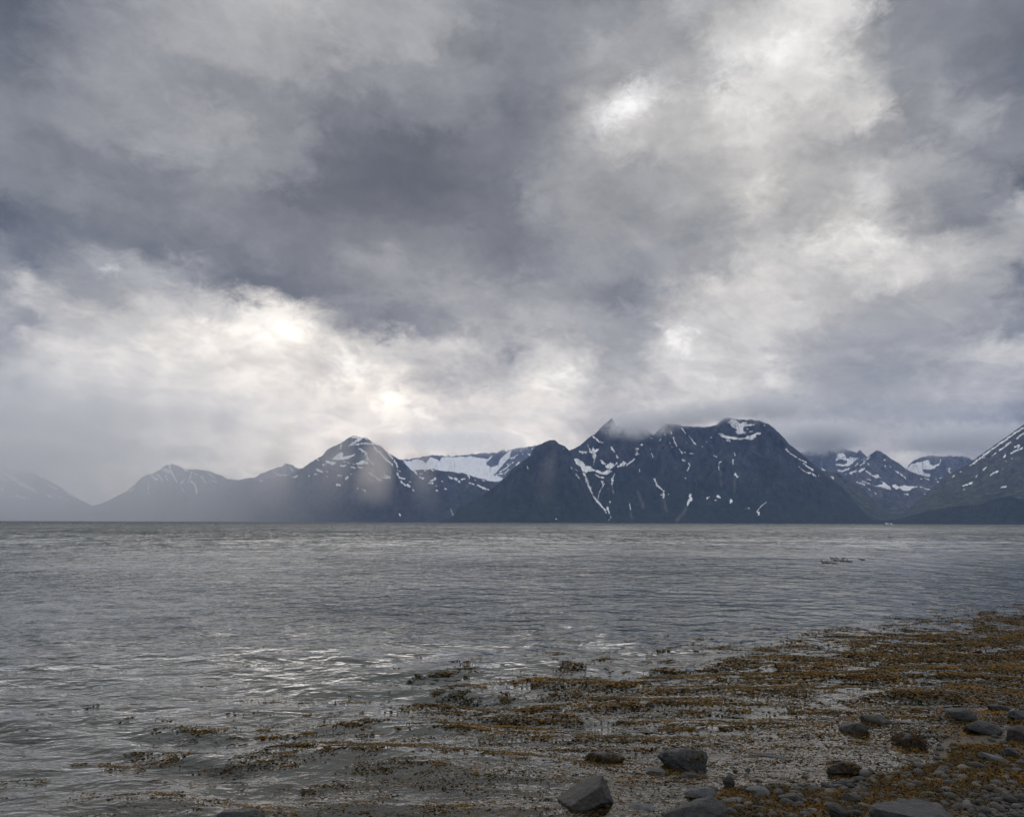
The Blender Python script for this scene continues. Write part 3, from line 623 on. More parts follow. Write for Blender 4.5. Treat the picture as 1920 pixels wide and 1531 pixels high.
mtn['H'].snow([
    (R3([(1088, 505), (1120, 500), (1150, 515), (1190, 545), (1205, 575), (1250, 570), (1275, 600), (1330, 612), (1370, 628), (1410, 610), (1440, 585), (1480, 560), (1500, 525), (1508, 545), (1480, 575), (1430, 610), (1455, 625), (1420, 650), (1380, 658), (1330, 645), (1290, 620), (1240, 625), (1200, 635), (1170, 620), (1150, 580), (1110, 550)]), 0),
    (R3([(1335, 515), (1360, 508), (1375, 535), (1400, 545), (1385, 565), (1355, 550)]), 0), (R3([(1385, 572), (1420, 548), (1440, 535), (1480, 560), (1440, 595), (1410, 600)]), 0), (R3([(1222, 372), (1245, 420)]), 2.5), (R3([(1228, 440), (1260, 420), (1275, 385), (1290, 420), (1330, 400), (1335, 415), (1300, 445), (1310, 485), (1290, 510), (1280, 565), (1272, 565), (1280, 510), (1262, 490), (1270, 460)]), 0),
    (R3([(1145, 432), (1170, 448)]), 4), (R3([(1180, 440), (1210, 440)]), 5), (R3([(1275, 295), (1300, 315), (1330, 345)]), 4), (R3([(1350, 345), (1362, 352)]), 5), (R3([(1392, 255), (1400, 260)]), 2.5), (R3([(1445, 228), (1450, 236)]), 2.5),
    (R3([(1445, 395), (1470, 430), (1480, 440)]), 4.5), (R3([(1495, 470), (1505, 492)]), 5), (R3([(1508, 578), (1540, 560), (1560, 535), (1570, 545)]), 5.5), (R3([(1555, 570), (1580, 548)]), 3), (R3([(1592, 562), (1630, 535), (1662, 508)]), 4.5),
    (R3([(1690, 410), (1700, 415)]), 5), (R3([(1690, 430), (1680, 465), (1705, 460)]), 4.5), (R3([(1730, 368), (1738, 372)]), 3.5), (R3([(1712, 600), (1716, 630)]), 2), (R3([(1295, 652), (1330, 675), (1370, 680)]), 4),
    (R3([(1190, 640), (1205, 680), (1225, 740), (1245, 790)]), 6), (R3([(1245, 790), (1270, 850), (1310, 905), (1350, 950), (1385, 985)]), 5), (R3([(1380, 980), (1400, 1015)]), 4), (R3([(1410, 965), (1415, 990), (1425, 1015)]), 4.5),
    (R3([(1345, 710), (1375, 712), (1370, 740), (1388, 735), (1360, 785), (1352, 780), (1358, 745)]), 0), (R3([(1350, 785), (1330, 830), (1320, 885)]), 1.8), (R3([(1478, 645), (1465, 670), (1462, 690)]), 2.5), (R3([(1455, 695), (1450, 740)]), 4.5), (R3([(1452, 745), (1466, 835)]), 1.4), (R3([(1430, 920), (1435, 908)]), 3),
    (R3([(1620, 930), (1625, 965), (1632, 985)]), 2.2), (R3([(1850, 695), (1875, 735), (1895, 770), (1918, 795)]), 2.6),
    (R4([(130, 660), (150, 700)]), 3), (R4([(145, 715), (185, 745), (210, 770)]), 3.5), (R4([(212, 770), (210, 825)]), 4.5), (R4([(190, 805), (200, 802)]), 3), (R4([(255, 795), (258, 802)]), 2.5),
    (R4([(450, 790), (462, 790), (465, 820), (478, 850), (450, 870), (430, 915), (422, 900), (425, 860), (440, 840), (438, 805)]), 0), (R4([(602, 836), (616, 824)]), 4), (R4([(698, 818), (718, 830)]), 5), (R4([(678, 852), (684, 850)]), 3), (R4([(815, 838), (834, 848), (830, 870), (815, 882), (800, 880), (805, 855)]), 0),
    (R4([(1136, 870), (1095, 900), (1060, 940), (1052, 955)]), 2.2), (R4([(1055, 958), (1075, 965), (1068, 980)]), 4), (R4([(955, 930), (960, 932)]), 2), (R4([(970, 918), (985, 928)]), 2),
    (R4([(855, 618), (875, 638)]), 5.5), (R4([(738, 502), (712, 510), (708, 560), (712, 578)]), 2), (R4([(668, 452), (688, 462)]), 3), (R4([(850, 420), (856, 450)]), 2.4), (R4([(850, 485), (838, 490), (838, 528)]), 3), (R4([(385, 490), (398, 496)]), 4),
    (R4([(442, 520), (450, 540)]), 3), (R4([(440, 555), (425, 590)]), 3.5), (R4([(405, 648), (412, 652)]), 3), (R4([(455, 430), (478, 434)]), 3.5), (R4([(350, 390), (380, 428)]), 3), (R4([(400, 420), (408, 424)]), 3), (R4([(300, 288), (312, 330), (330, 365)]), 3.5), (R4([(275, 235), (288, 255)]), 2.4),
    (R4([(268, 335), (272, 340)]), 2), (R4([(285, 368), (288, 372)]), 2), (R4([(372, 200), (410, 250)]), 2.4), (R4([(445, 280), (480, 325), (500, 350)]), 3.2), (R4([(490, 340), (500, 345)]), 4), (R4([(415, 330), (420, 336)]), 2), (R4([(595, 325), (600, 328)]), 2.4), (R4([(638, 285), (643, 288)]), 2.4), (R4([(558, 366), (564, 370)]), 2.4),
    (R4([(222, 256), (226, 262)]), 2.4), (R4([(175, 315), (190, 300)]), 2.4), (R4([(98, 292), (118, 298)]), 2.6), (R4([(90, 385), (92, 395)]), 2), (R4([(108, 435), (118, 465)]), 3), (R4([(8, 352), (20, 348)]), 3), 
    (R4([(695, 248), (740, 250), (790, 272), (840, 282), (900, 290), (940, 290), (960, 272), (1000, 268), (1030, 250), (1060, 240), (1095, 242), (1080, 262), (1045, 265), (1045, 285), (1000, 312), (940, 302), (890, 312), (840, 305), (780, 300), (730, 280)]), 0), (R4([(780, 312), (812, 318)]), 4),
    (R4([(785, 150), (820, 125), (860, 128), (890, 150), (905, 165), (920, 145), (960, 145), (965, 165), (1010, 165), (1045, 158), (1030, 180), (960, 188), (930, 195), (935, 230), (955, 240), (945, 258), (910, 255), (880, 262), (858, 235), (870, 220), (850, 205), (820, 190), (810, 165)]), 0),
    (R4([(955, 205), (970, 212)]), 3), (R4([(985, 235), (1010, 230)]), 3), (R4([(1310, 388), (1340, 420), (1380, 448), (1410, 468)]), 3.2), (R4([(1425, 478), (1460, 495), (1495, 510)]), 3.2), (R4([(1470, 515), (1500, 545), (1555, 580)]), 3.6), (R4([(1430, 548), (1470, 585), (1520, 610)]), 2.4), (R4([(1520, 600), (1550, 612), (1580, 630)]), 4),
    (R4([(1622, 562), (1655, 590), (1688, 598)]), 4.5), (R4([(1695, 618), (1710, 620)]), 2.5), (R4([(1705, 635), (1735, 650), (1760, 662)]), 5.5), (R4([(1605, 628), (1612, 632)]), 2), (R4([(1120, 176), (1124, 180)]), 2.2), (R4([(560, 190), (600, 186), (640, 184), (690, 172)]), 3)])
mtn['H'].snow([(R3([(1425, 1020), (1445, 1060), (1415, 1090)]), 1.6)], name='waterfall', mat=M_water_fall)
mtn['G'] = Mountain('dark bare pyramid mountain rising from the far shore at centre',
    [(820, 979), (850, 968)] + R3([(0, 965), (50, 940), (150, 888), (250, 828), (320, 780), (380, 730), (440, 678), (480, 630), (540, 572), (600, 530), (680, 470), (700, 420), (740, 380), (800, 350), (868, 327), (910, 325), (940, 350), (1000, 382), (1040, 415), (1060, 442), (1080, 492),
    (1120, 570), (1160, 640), (1190, 700), (1240, 800), (1300, 892), (1370, 972), (1420, 1035), (1460, 1100)]), 5800, 7000, M_near, 12, 45, p=0.85, jag=0.9)
mtn['G'].snow([(R3([(648, 575), (658, 598)]), 2.5), (R3([(985, 400), (998, 412)]), 2), (R3([(1065, 580), (1075, 600)]), 2), (R3([(1098, 602), (1130, 618)]), 2.2), (R3([(1108, 650), (1150, 695)]), 2.8), (R3([(940, 352), (955, 362)]), 1.8), (R3([(1052, 425), (1062, 432)]), 2.2), (R3([(918, 1072), (928, 1074)]), 1.8)])
# --- right edge
mtn['M'] = Mountain('long dark fell slope with snow streaks at the right edge',
    R5([(780, 886), (880, 830), (960, 780), (1000, 742), (1040, 692), (1100, 650), (1160, 592), (1230, 532), (1290, 482), (1400, 420), (1470, 388), (1540, 332), (1640, 262), (1740, 192), (1840, 122), (1920, 64)]) + [(1960, 770), (2050, 710), (2200, 640), (2500, 560)], 6300, 8600, M_right, 13, 40, jag=0.6, p=0.9)
mtn['M'].snow([(R5([(1485, 398), (1540, 360), (1620, 298), (1700, 240), (1780, 185), (1860, 130), (1940, 80)]), 4.6), (R5([(1718, 280), (1760, 250), (1810, 212)]), 3.8), (R5([(1860, 182), (1900, 150), (1930, 135)]), 3.5), (R5([(1660, 322), (1695, 300)]), 2.4), (R5([(1755, 335), (1768, 320)]), 4.5),
    (R5([(1845, 250), (1885, 238), (1870, 258)]), 4.5), (R5([(1820, 302), (1860, 278), (1895, 268), (1908, 258)]), 4), (R5([(1590, 436), (1610, 415)]), 3.6), (R5([(1645, 486), (1670, 465), (1708, 450)]), 3.4), (R5([(1526, 496), (1536, 482)]), 3.2), (R5([(1338, 495), (1348, 484)]), 3), (R5([(1398, 455), (1415, 448)]), 2.4),
    (R5([(1412, 572), (1445, 560)]), 3.4), (R5([(1455, 562), (1492, 542)]), 4), (R5([(1735, 580), (1772, 575)]), 3.6), (R5([(1820, 346), (1824, 350)]), 2.4), (R5([(1768, 364), (1774, 368)]), 2.4), (R5([(1425, 597), (1430, 600)]), 2.4), (R5([(1745, 428), (1752, 432)]), 2), (R5([(1470, 402), (1480, 398)]), 2.5), (R5([(1580, 344), (1600, 330)]), 2)])
mtn['N'] = Mountain('low dark blue wooded bluff along the right shore',
    R5([(560, 888), (680, 842), (800, 850), (900, 838), (1040, 802), (1160, 764), (1350, 738), (1550, 722), (1640, 690), (1700, 668), (1800, 656), (1920, 678)]) + [(1980, 950), (2100, 952), (2400, 945)], 5900, 6700, M_near, 14, 25, jag=1.2, gul=8)

# little houses on the far shore (white specks at the waterline)
M_wall, T, out = new_mat('white_boards'); b = T.node('ShaderNodeBsdfPrincipled'); T.l.new(b.outputs[0], out.inputs[0])
g = T.node('ShaderNodeNewGeometry'); n1 = T.noise(g.outputs['Position'], 0.8, 3); T.l.new(T.ramp(n1.outputs[0], [(.3, (.74, .74, .72, 1)), (.7, (.84, .84, .82, 1))]), b.inputs['Base Color'])
M_roof, T, out = new_mat('dark_roof'); b = T.node('ShaderNodeBsdfPrincipled'); T.l.new(b.outputs[0], out.inputs[0])
g = T.node('ShaderNodeNewGeometry'); n1 = T.noise(g.outputs['Position'], 1.5, 3); T.l.new(T.ramp(n1.outputs[0], [(.3, (.07, .07, .075, 1)), (.7, (.12, .12, .12, 1))]), b.inputs['Base Color'])


def house(px, w, dd, h, label):
    az, _ = azel(px, 975.0); d = 5880.0
    o = bpy.data.objects.new('farmhouse', None); COL.objects.link(o)
    o.location = (d * math.sin(az), d * math.cos(az), 0.5); tag(o, label, 'house', 'white houses on the far shore')
    x, y = w / 2, dd / 2; r = h + w * 0.32
    V = [(-x, -y, -3), (x, -y, -3), (x, y, -3), (-x, y, -3), (-x, -y, h), (x, -y, h), (x, y, h), (-x, y, h), (-x, 0, r), (x, 0, r)]
    F = [(0, 1, 5, 4), (2, 3, 7, 6), (0, 4, 7, 3), (1, 2, 6, 5), (4, 8, 7, 7), (5, 6, 9, 9)]
    me = bpy.data.meshes.new('wall'); me.from_pydata(V, [], [f if f[2] != f[3] else f[:3] for f in F]); me.materials.append(M_wall)
    c = bpy.data.objects.new('wall', me); COL.objects.link(c); c.parent = o
    e = 0.8
    V = [(-x - e, -y - e, h - .4), (x + e, -y - e, h - .4), (x + e, 0, r + .25), (-x - e, 0, r + .25), (x + e, y + e, h - .4), (-x - e, y + e, h - .4)]
    V += [(a, b_, c_ + 0.3) for a, b_, c_ in V]
    me = bpy.data.meshes.new('roof'); me.from_pydata(V, [], [(0, 1, 2, 3), (3, 2, 4, 5), (6, 9, 8, 7), (9, 11, 10, 8), (0, 6, 7, 1), (5, 4, 10, 11)]); me.materials.append(M_roof)
    c = bpy.data.objects.new('roof', me); COL.objects.link(c); c.parent = o
    return o


house(1662.5, 18, 10, 7, 'white house on the far shore, left one of the two')
house(1670.5, 13, 9, 5, 'white house on the far shore, right one of the two')

# ------------------------------------------------------------------ shore geometry
SP = np.array([0.4, 5.9]); SN = np.array([0.508, -0.861])        # waterline point and its landward normal


def shore_s(x, y):
    return (x - SP[0]) * SN[0] + (y - SP[1]) * SN[1] + 0.35 * perlin(x / 2.3, y / 2.3, 21) + 0.5 * perlin(x / 7.0, y / 7.0, 22)


def ground_z(x, y):
    s = shore_s(x, y)
    z = np.where(s > 0, 0.072 * s, 0.055 * s)
    z = np.where(s > 9, 0.072 * 9 + (s - 9) * 0.02, z)
    z = np.where(z < -2.5, -2.5 + (z + 2.5) * 0.1, z); z = np.maximum(z, -4.0)
    near = np.exp(-np.abs(s) / 14.0)
    z = z + near * (0.045 * fbm(x / 0.9, y / 0.9, 4, 23) + 0.05 * perlin(x / 2.4, y / 2.4, 25))
    return z


def sinh_axis(c, half, n, fine):
    k = math.asinh(half / fine / n * 2.4) if False else None
    u = np.linspace(-1, 1, n); a = 7.2
    return c + half * np.sinh(a * u) / math.sinh(a)


gx = sinh_axis(3.0, 900.0, 520, 0.06); gy = sinh_axis(8.0, 900.0, 520, 0.06)
GX, GY = np.meshgrid(gx, gy)
GZ = ground_z(GX, GY)
M_beach, T, out = new_mat('wet_gravel_and_silt')
b = T.node('ShaderNodeBsdfPrincipled'); T.l.new(b.outputs[0], out.inputs[0]); b.inputs['Roughness'].default_value = 0.55
g = T.node('ShaderNodeNewGeometry')
n1 = T.noise(g.outputs['Position'], 1.1, 6, 0.6, 0.4); n2 = T.noise(g.outputs['Position'], 24, 4, 0.7); vz = T.node('ShaderNodeTexVoronoi'); T.l.new(g.outputs['Position'], vz.inputs['Vector']); vz.inputs['Scale'].default_value = 30
c1 = T.ramp(n1.outputs[0], [(.35, (.030, .022, .012, 1)), (.65, (.062, .048, .028, 1))])
c2 = T.mix(T.maprange(n2.outputs[0], .35, .65), c1, (.065, .046, .016, 1)); c3 = T.mix(0.35, c2, vz.outputs['Color'], 'SOFT_LIGHT')
T.l.new(c3, b.inputs['Base Color'])
bp = T.node('ShaderNodeBump'); bp.inputs['Strength'].default_value = 0.9; bp.inputs['Distance'].default_value = 0.02
T.l.new(T.math('SUBTRACT', n2.outputs[0], vz.outputs['Distance']), bp.inputs['Height']); T.l.new(bp.outputs[0], b.inputs['Normal'])
beach = mesh_obj('beach', np.stack([GX, GY, GZ], -1).reshape(-1, 3), grid_faces(520, 520), M_beach)
tag(beach, kind='structure')


def on_ground(px, py):
    r = ray(px, py)
    d = CAM_H / max(-r[2] / math.hypot(r[0], r[1]), 1e-3)
    rh = r / math.hypot(r[0], r[1])
    for _ in range(12):
        x, y = rh[0] * d, rh[1] * d
        z = max(float(ground_z(np.array(x), np.array(y))), -0.02)
        d = (CAM_H - z) / -rh[2]
    return x, y, z


# ------------------------------------------------------------------ water
def wave_h(X, Y):
    rg = np.random.RandomState(5); Z = np.zeros_like(X)
    dist = np.hypot(X, Y)
    warpx = 0.5 * perlin(X / 2.7, Y / 2.7, 31); warpy = 0.5 * perlin(X / 2.7, Y / 2.7, 32)
    s = -shore_s(X, Y)
    calm = smooth(-0.2, 3.5, s)                  # weed and shallows damp the chop
    for k in range(46):
        lam = 0.22 * (1.075 ** k) * (0.9 + 0.2 * rg.rand())
        th = R(-98) + rg.randn() * 0.42
        kx, ky = math.cos(th) * 2 * math.pi / lam, math.sin(th) * 2 * math.pi / lam
        amp = 0.0062 * lam ** 0.95 * (0.6 + 0.8 * rg.rand())
        if lam > 1.6:
            amp *= 0.35
        fade = np.clip(1.6 - dist / (lam * 30.0), 0, 1) * smooth(22, 10, dist)
        ph = kx * (X + warpx) + ky * (Y + warpy) + rg.rand() * 6.28
        grp = 0.5 + 1.1 * np.abs(perlin(X / (5 * lam) + k, Y / (3.5 * lam), 33 + k % 7))
        c = np.sin(ph)
        Z += amp * grp * fade * (c + 0.25 * c * np.abs(c)) * (0.25 + 0.75 * calm if lam < 1 else 0.5 + 0.5 * calm)
    # long low swell bending in along the shore
    for lam, a, o_ in ((1.9, .010, .3), (3.1, .016, 1.7), (0.9, .006, 2.2)):
        Z += a * np.sin(2 * math.pi * (s + 0.6 * perlin(X / 4, Y / 4, 44)) / lam + o_) * np.exp(-np.clip(s, 0, 99) / 7.0) * smooth(-1.0, 1.0, s) * (0.6 + perlin(X / 3, Y / 3, 45))
    return Z


nc, nr = 1050, 430
A = np.tan(np.linspace(-R(41), R(41), nc))
hy = np.concatenate([np.geomspace(0.9, 700, nr)])                 # pixel rows below the horizon
D = CAM_H * FPX / hy[::-1]
D = D[D < 400]
Dall = np.concatenate([[3.0, 3.6], D[D > 4.0]]); nr = len(Dall)
WX = Dall[:, None] * A[None, :]; WY = Dall[:, None] * np.ones(nc)[None, :]
WZ = wave_h(WX, WY)
ed = smooth(0, 40, np.minimum(np.arange(nc), np.arange(nc)[::-1]).astype(float))[None, :] * smooth(400, 250, WY)
WZ = WZ * ed
V = np.stack([WX, WY, WZ], -1).reshape(-1, 3); F = grid_faces(nr, nc)
# flat water joined on: far, left, right
ext = []; ef = []


def add_quad(p):
    n0 = len(V) + len(ext); ext.extend(p); ef.append([n0, n0 + 1, n0 + 2, n0 + 3])


t41 = float(A[-1]); y0, y1 = float(Dall[0]), float(Dall[-1]); FAR = 16000.0
add_quad([(-t41 * y1, y1, 0), (t41 * y1, y1, 0), (t41 * FAR, FAR, 0), (-t41 * FAR, FAR, 0)])
add_quad([(-FAR * 1.5, y0, 0), (-t41 * y0, y0, 0), (-t41 * FAR, FAR, 0), (-FAR * 1.5, FAR, 0)])
add_quad([(t41 * y0, y0, 0), (FAR * 1.5, y0, 0), (FAR * 1.5, FAR, 0), (t41 * FAR, FAR, 0)])
add_quad([(-FAR * 1.5, -3000, 0), (FAR * 1.5, -3000, 0), (FAR * 1.5, y0, 0), (-FAR * 1.5, y0, 0)])
V = np.concatenate([V, np.array(ext, float)]); F = np.concatenate([F, np.array(ef)])

M_sea, T, out = new_mat('fjord_water')
g = T.node('ShaderNodeNewGeometry'); sp = T.node('ShaderNodeSeparateXYZ'); T.l.new(g.outputs['Position'], sp.inputs[0])
cd = T.math('SQRT', T.math('ADD', T.math('MULTIPLY', sp.outputs[0], sp.outputs[0]), T.math('MULTIPLY', sp.outputs[1], sp.outputs[1])))
# ripples of three sizes, crests running roughly across the fjord
def ripple(sc, yx, det, rough, rot):
    mp = T.node('ShaderNodeMapping'); T.l.new(g.outputs['Position'], mp.inputs[0]); mp.inputs['Scale'].default_value = (sc, sc * yx, sc); mp.inputs['Rotation'].default_value = (0, 0, rot)
    return T.noise(mp.outputs[0], 1.0, det, rough, 0.35).outputs[0]


r1 = ripple(7.0, 1.6, 3, 0.55, 0.10); r2 = ripple(2.2, 1.7, 3, 0.6, -0.08); r3 = ripple(0.5, 1.8, 3, 0.6, 0.12)
patch = T.math('MULTIPLY', T.maprange(ripple(0.016, 1.2, 5, 0.65, 0.15), .38, .62, .5, 1.3), T.maprange(ripple(0.09, .8, 3, 0.6, -0.2), .38, .62, .7, 1.25))
right_calm = T.maprange(T.math('DIVIDE', sp.outputs[0], T.math('ADD', sp.outputs[1], 8.0)), -0.3, 0.45, 1.25, 0.58)
r3 = ripple(0.95, 1.0, 3, 0.6, 0.16); r4 = ripple(0.45, 0.42, 3, 0.6, -0.12); r5 = ripple(0.06, 0.40, 4, 0.65, 0.1); r6 = ripple(0.012, 0.40, 4, 0.65, -0.06)
def band(r, amp, a0, a1, b0, b1):
    k = T.math('MULTIPLY', T.maprange(cd, a0, a1), T.maprange(cd, b1, b0))
    return T.math('MULTIPLY', T.math('MULTIPLY', r, amp), k)


H = band(r1, 0.030, -2, -1, 7, 18)
for args in ((r2, 0.130, -2, -1, 12, 40), (r3, 0.44, 5, 16, 40, 110), (r4, 2.0, 28, 80, 200, 600), (r5, 16.0, 55, 180, 1200, 3000), (r6, 34.0, 400, 1500, 90000, 99000)):
    H = T.math('ADD', H, band(*args))
H = T.math('MULTIPLY', H, T.math('MULTIPLY', patch, right_calm))
bp = T.node('ShaderNodeBump'); bp.inputs['Strength'].default_value = 1.0; bp.inputs['Distance'].default_value = 1.0; T.l.new(H, bp.inputs['Height'])
T.l.new(T.maprange(cd, 5, 24, 0.58, 1.0), bp.inputs['Strength'])
fr = T.node('ShaderNodeFresnel'); fr.inputs['IOR'].default_value = 1.333; T.l.new(bp.outputs[0], fr.inputs['Normal'])
gl = T.node('ShaderNodeBsdfGlossy'); T.l.new(bp.outputs[0], gl.inputs['Normal']); gl.inputs['Color'].default_value = (1, 1, 1, 1)
T.l.new(T.math('ADD', T.maprange(cd, 6, 90, 0.03, 0.20), T.maprange(cd, 70, 400, 0.0, 0.20)), gl.inputs['Roughness'])
df = T.node('ShaderNodeBsdfDiffuse'); df.inputs['Color'].default_value = (.008, .020, .022, 1)
tr = T.node('ShaderNodeBsdfTransparent'); tr.inputs['Color'].default_value = (.80, .82, .74, 1)
at = T.node('ShaderNodeAttribute', attribute_name='murk')
body = T.node('ShaderNodeMixShader'); T.l.new(at.outputs['Fac'], body.inputs[0]); T.l.new(tr.outputs[0], body.inputs[1]); T.l.new(df.outputs[0], body.inputs[2])
mx = T.node('ShaderNodeMixShader'); T.l.new(fr.outputs[0], mx.inputs[0]); T.l.new(body.outputs[0], mx.inputs[1]); T.l.new(gl.outputs[0], mx.inputs[2])
T.l.new(mx.outputs[0], out.inputs[0])
sea = mesh_obj('water', V, F, M_sea); tag(sea, kind='structure')
dep = np.maximum(0, -ground_z(V[:, 0], V[:, 1])); dep[-16:] = 4.0
vattr(sea, 'murk', 1 - np.exp(-dep * 3.2))

# ------------------------------------------------------------------ stones
def rock_mat(name, c0, c1, rough, wet=0.0, per_object=False, attr=None, band=False):
    m, T, out = new_mat(name)
    b = T.node('ShaderNodeBsdfPrincipled'); T.l.new(b.outputs[0], out.inputs[0]); b.inputs['Roughness'].default_value = rough
    tc = T.node('ShaderNodeTexCoord'); g = T.node('ShaderNodeNewGeometry')
    n1 = T.noise(g.outputs['Position'], 9.0, 8, 0.65, 0.5); n2 = T.noise(g.outputs['Position'], 70.0, 4, 0.7, 0.2)
    col = T.ramp(n1.outputs[0], [(.32, (*c0, 1)), (.68, (*c1, 1))])
    if band:
        wv = T.node('ShaderNodeTexWave'); T.l.new(tc.outputs['Object'], wv.inputs['Vector']); wv.bands_direction = 'Z'; wv.inputs['Scale'].default_value = 7.0
        wv.inputs['Distortion'].default_value = 6.0; wv.inputs['Detail'].default_value = 3.0
        col = T.mix(T.math('MULTIPLY', wv.outputs['Fac'], 0.5), col, (c0[0] * .5, c0[1] * .5, c0[2] * .5, 1))
    if band or name.startswith('pale'):
        n4 = T.noise(g.outputs['Position'], 16.0, 6, 0.7, 0.3)
        col = T.mix(T.maprange(n4.outputs[0], .56, .66, 0, .55), col, (.14, .135, .125, 1))
        n5 = T.noise(g.outputs['Position'], 5.0, 6, 0.7, 1.2)
        col = T.mix(T.maprange(n5.outputs[0], .50, .60, 0, .6), col, (c0[0] * .4, c0[1] * .4, c0[2] * .4, 1))
    if per_object:
        oi = T.node('ShaderNodeObjectInfo')
        hue = T.ramp(oi.outputs['Random'], [(0, (.30, .30, .33, 1)), (.25, (.60, .60, .61, 1)), (.45, (.95, .95, .94, 1)), (.62, (.90, .70, .60, 1)), (.8, (1.5, 1.42, 1.28, 1)), (.92, (2.6, 2.2, 1.65, 1)), (1, (4.0, 3.7, 3.1, 1))])
        col = T.mix(1.0, col, hue, 'MULTIPLY')
    if attr:
        a = T.node('ShaderNodeAttribute', attribute_name=attr); col = T.mix(1.0, col, a.outputs['Color'], 'MULTIPLY')
    col = T.mix(T.maprange(n2.outputs[0], .3, .7, 0, .45), col, (c0[0] * .6, c0[1] * .6, c0[2] * .6, 1))
    T.l.new(col, b.inputs['Base Color'])
    bp = T.node('ShaderNodeBump'); bp.inputs['Strength'].default_value = 0.9; bp.inputs['Distance'].default_value = 0.02
    T.l.new(T.math('ADD', n2.outputs[0], T.math('MULTIPLY', n1.outputs[0], 5.0)), bp.inputs['Height']); T.l.new(bp.outputs[0], b.inputs['Normal'])
    return m


M_grey = rock_mat('dry_grey_rock', (.014, .014, .016), (.052, .051, .050), .5, band=True)
M_brown = rock_mat('brown_grey_rock', (.015, .012, .010), (.056, .047, .040), .5, band=True)
M_light = rock_mat('pale_flat_rock', (.055, .056, .060), (.125, .124, .124), .5)
M_black = rock_mat('wet_black_rock', (.007, .009, .011), (.024, .026, .028), .22)
M_band = rock_mat('layered_grey_rock', (.024, .026, .028), (.07, .072, .072), .55, band=True)
M_peb = rock_mat('beach_pebble', (.024, .024, .025), (.055, .054, .052), .5, per_object=True)
M_pebs = rock_mat('small_beach_pebble', (.024, .024, .025), (.055, .054, .052), .5, attr='tone')


def ico(sub):
    bm = bmesh.new(); bmesh.ops.create_icosphere(bm, subdivisions=sub, radius=1.0)
    v = np.array([q.co[:] for q in bm.verts]); f = np.array([[q.index for q in p.verts] for p in bm.faces]); bm.free()
    return v, f


ICO = {k: ico(k) for k in (1, 2, 3, 5)}


def n3(v, f, seed):
    return (fbm(v[:, 0] * f + v[:, 2] * f * .7, v[:, 1] * f - v[:, 2] * f * .6, 4, seed) + fbm(v[:, 2] * f + 3, v[:, 0] * f * .8 + v[:, 1] * f * .5, 4, seed + 9)) * 0.5


def rock_shape(seed, sub=5, cuts=9, rough=0.10, keep=0.72, sharp=None):
    keep = min(keep, .60) if sub == 5 else keep
    rg = np.random.RandomState(seed); v, f = ICO[sub]; v = v.copy()
    v *= (1 + 0.22 * n3(v, 0.9, seed))[:, None]
    for k in range(cuts):
        n = rg.randn(3); n /= np.linalg.norm(n); d = keep + 0.2 * rg.rand()
        e = v @ n - d
        v -= np.outer(np.maximum(e, 0) * 0.93, n)
    if sharp is not None:
        for n, d in sharp:
            n = np.array(n, float); n /= np.linalg.norm(n); e = v @ n - d; v -= np.outer(np.maximum(e, 0) * 0.97, n)
    v *= (1 + rough * n3(v, 2.6, seed + 4) + rough * 0.8 * n3(v, 6.0, seed + 5) - rough * 0.35 * np.abs(n3(v * np.array([1, 1, 2.5]), 4.0, seed + 6)) * 3)[:, None]
    v -= (v.max(0) + v.min(0)) / 2
    v /= (v.max(0) - v.min(0)) / 2
    return v, f


SEE_WEED = []


